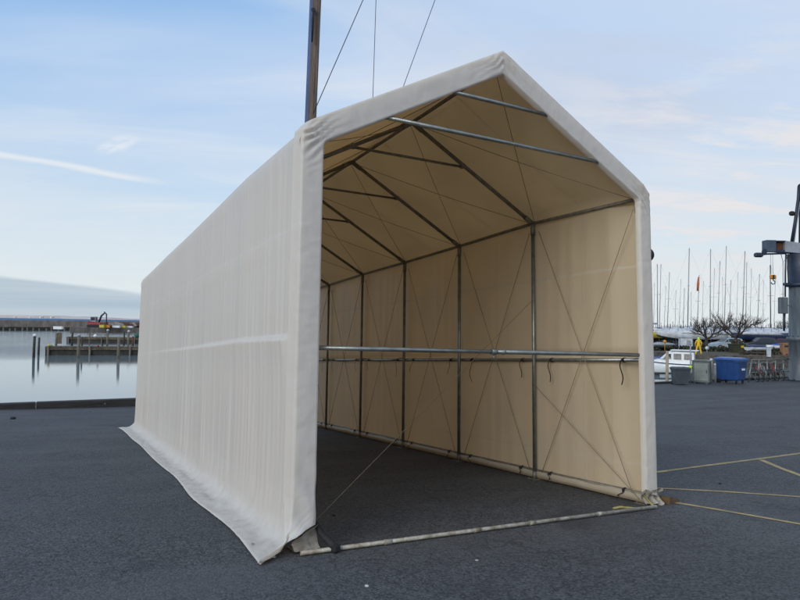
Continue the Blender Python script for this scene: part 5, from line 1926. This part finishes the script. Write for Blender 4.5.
r0 = 0.66
mb = MB()
mb.lathe([(r0 + 0.02, 0), (r0 + 0.02, 0.05), (r0, 0.06), (r0, zc(341)), (r0 + 0.10, zc(340.5)), (r0 + 0.10, zc(337)), (r0, zc(336.5)), (r0 - 0.02, zc(287))], n=36)
mb.build('column', M_CRANE, crn)
mb = MB()
mb.lathe([(r0 - 0.03, zc(287)), (r0 + 0.14, zc(286.5)), (r0 + 0.14, zc(283.5)), (r0 + 0.02, zc(283)), (r0 + 0.06, zc(256)), (r0 + 0.06, zc(254))], n=36)
mb.bbox((-r0 - 0.22, -0.1, zc(284.5)), (0.40, 0.25, 0.16), 0.03)
mb.build('turret', M_CRANED, crn)
mb = MB()
for k in range(16):
    a = 2 * math.pi * k / 16
    mb.lathe([(0.035, 0), (0.035, 0.06)], ((r0 + 0.06) * math.cos(a), (r0 + 0.06) * math.sin(a), zc(336.9)), 6)
mb.lathe([(r0 + 0.2, 0.0), (r0 + 0.2, 0.05), (r0 + 0.03, 0.055)], n=32)
for k in range(12):
    a = 2 * math.pi * k / 12
    mb.lathe([(0.04, 0.05), (0.04, 0.12)], ((r0 + 0.12) * math.cos(a), (r0 + 0.12) * math.sin(a), 0), 6)
mb.build('base_flange', M_CRANED, crn)
mb = MB()
for dx in (-0.16, 0.16): mb.tube((-0.15 + dx, -r0 - 0.12, 0.4), (-0.15 + dx, -r0 - 0.12, zc(290)), 0.018, 6)
for k in range(16): mb.tube((-0.31, -r0 - 0.12, 0.6 + k * 0.30), (0.01, -r0 - 0.12, 0.6 + k * 0.30), 0.012, 5)
mb.build('ladder', M_CRANED, crn)
mb = MB(); mb.path([cl(788.2, 250), cl(787.2, 268), cl(788.6, 283)], 0.02, 6); mb.path([cl(781, 254), cl(783, 262), cl(786, 259), cl(789, 256)], 0.018, 6); mb.build('hose', M_BLACK, crn)
# jib
mb = MB()
zj0, zj1 = zc(252.5), zc(241)
mb.box((cl(770.5, 246).x, 0, (zj0 + zj1) / 2 + 0.02), (0.55, 0.5, zj1 - zj0))
mb.build('jib_head', M_CRANEM, crn)
mb = MB()
xa, xb = cl(775.4, 246).x, cl(784.2, 246).x
mb.box(((xa + xb) / 2, 0.08, (zj0 + zj1) / 2 - 0.02), (xb - xa, 0.30, zj1 - zj0 - 0.14))
mb.build('winch_drum', M_RUST, crn)
mb = MB()
mb.box(((xa + xb) / 2, 0, zj1 - 0.03), (xb - xa + 0.02, 0.5, 0.06))
mb.box(((xa + 3.4) / 2, 0, zj0 - 0.08), (3.4 - xa, 0.46, 0.14), M=Matrix.Rotation(R(4), 3, 'Y'))
mb.build('jib_chord', M_CRANED, crn)
mb = MB()
mb.loft([[Vector((xb, y, z)) for y, z in ((-.25, zj0 + .02), (.25, zj0 + .02), (.25, zj1), (-.25, zj1))],
         [Vector((1.0, y, z)) for y, z in ((-.25, zj0 - .14), (.25, zj0 - .14), (.25, zj1 - .28), (-.25, zj1 - .28))],
         [Vector((3.4, y, z)) for y, z in ((-.25, zj0 - .2), (.25, zj0 - .2), (.25, zj1 - .3), (-.25, zj1 - .3))]])
mb.build('jib_beam', M_CRANEG, crn)
mb = MB()
c = cl(758.5, 255)
mb.bbox(c, (0.46, 0.3, 0.26), 0.06)
mb.path([c, cl(767, 254), cl(785, 253.5)], 0.05, 8)
mb.lathe([(0.14, -0.06), (0.14, 0.06)], cl(764.5, 251.5), 14, Matrix.Rotation(R(90), 3, 'X'))
mb.build('end_sheave', M_CRANED, crn)
# back stay frame rising above the jib
mb = MB()
mb.path([cl(791.5, 243), cl(795, 222), cl(798.2, 199), cl(799, 186)], 0.085, 8)
mb.path([cl(799, 186), cl(803, 183.5), cl(812, 184)], 0.09, 8)
mb.path([cl(801.5, 250), cl(802, 200), cl(803, 184)], 0.16, 8)
mb.build('a_frame', M_CRANED, crn)
mb = MB(); mb.path([cl(793.5, 243), cl(796.5, 222), cl(800.2, 200)], 0.05, 8); mb.build('stay_rod', M_CRANEG, crn)
mb = MB(); mb.bbox(cl(792, 213.5), (0.30, 0.22, 0.26), 0.06); mb.path([cl(792, 213), cl(797, 213)], 0.04, 6); mb.build('floodlight', M_BLACK, crn)
# hose pipe, control box
mb = MB(); mb.path([cl(786, 253), cl(785.4, 270), cl(785.2, 297)], 0.045, 8); mb.path([cl(784.6, 313), cl(784, 331)], 0.06, 8); mb.build('cable_pipe', M_CRANED, crn)
mb = MB()
c = cl(783, 305.5)
mb.bbox(c, (0.46, 0.3, 0.95), 0.03); mb.box(c + Vector((0, -0.155, 0.1)), (0.34, 0.012, 0.5)); mb.box(c + Vector((0.45, 0, 0)), (0.5, 0.06, 0.06)); mb.build('control_box', M_CRANE, crn)
# hook block
hk = MB(); a, b = cl(770.5, 254), cl(772, 274); hk.tube(a, b + Vector((-.05, 0, 0)), 0.012, 5); hk.tube(a + Vector((.12, 0, 0)), b + Vector((.06, 0, 0)), 0.012, 5); hk.build('hoist_cable', M_CRANEG, crn)
c = cl(772.8, 277)
mb = MB(); mb.bbox(c, (0.36, 0.16, 0.26), 0.05); hb = mb.build('hook_block', M_ORANGE, crn)
mb = MB(); mb.bbox(c + Vector((0.0, -0.085, 0)), (0.10, 0.02, 0.22), 0.01)
pts = [c + Vector((0.02, 0, -0.13)), c + Vector((0.02, 0, -0.20))] + [c + Vector((0.02 + 0.11 * math.sin(a), 0, -0.31 + 0.11 * math.cos(a))) for a in [0.2 + k * 0.5 for k in range(10)]]
mb.path(pts, 0.028, 8); mb.build('hook', M_BLACK, hb)

# cycles limits
SC.render.engine = 'CYCLES'
SC.cycles.max_bounces = 10
SC.cycles.diffuse_bounces = 6
SC.cycles.transmission_bounces = 8
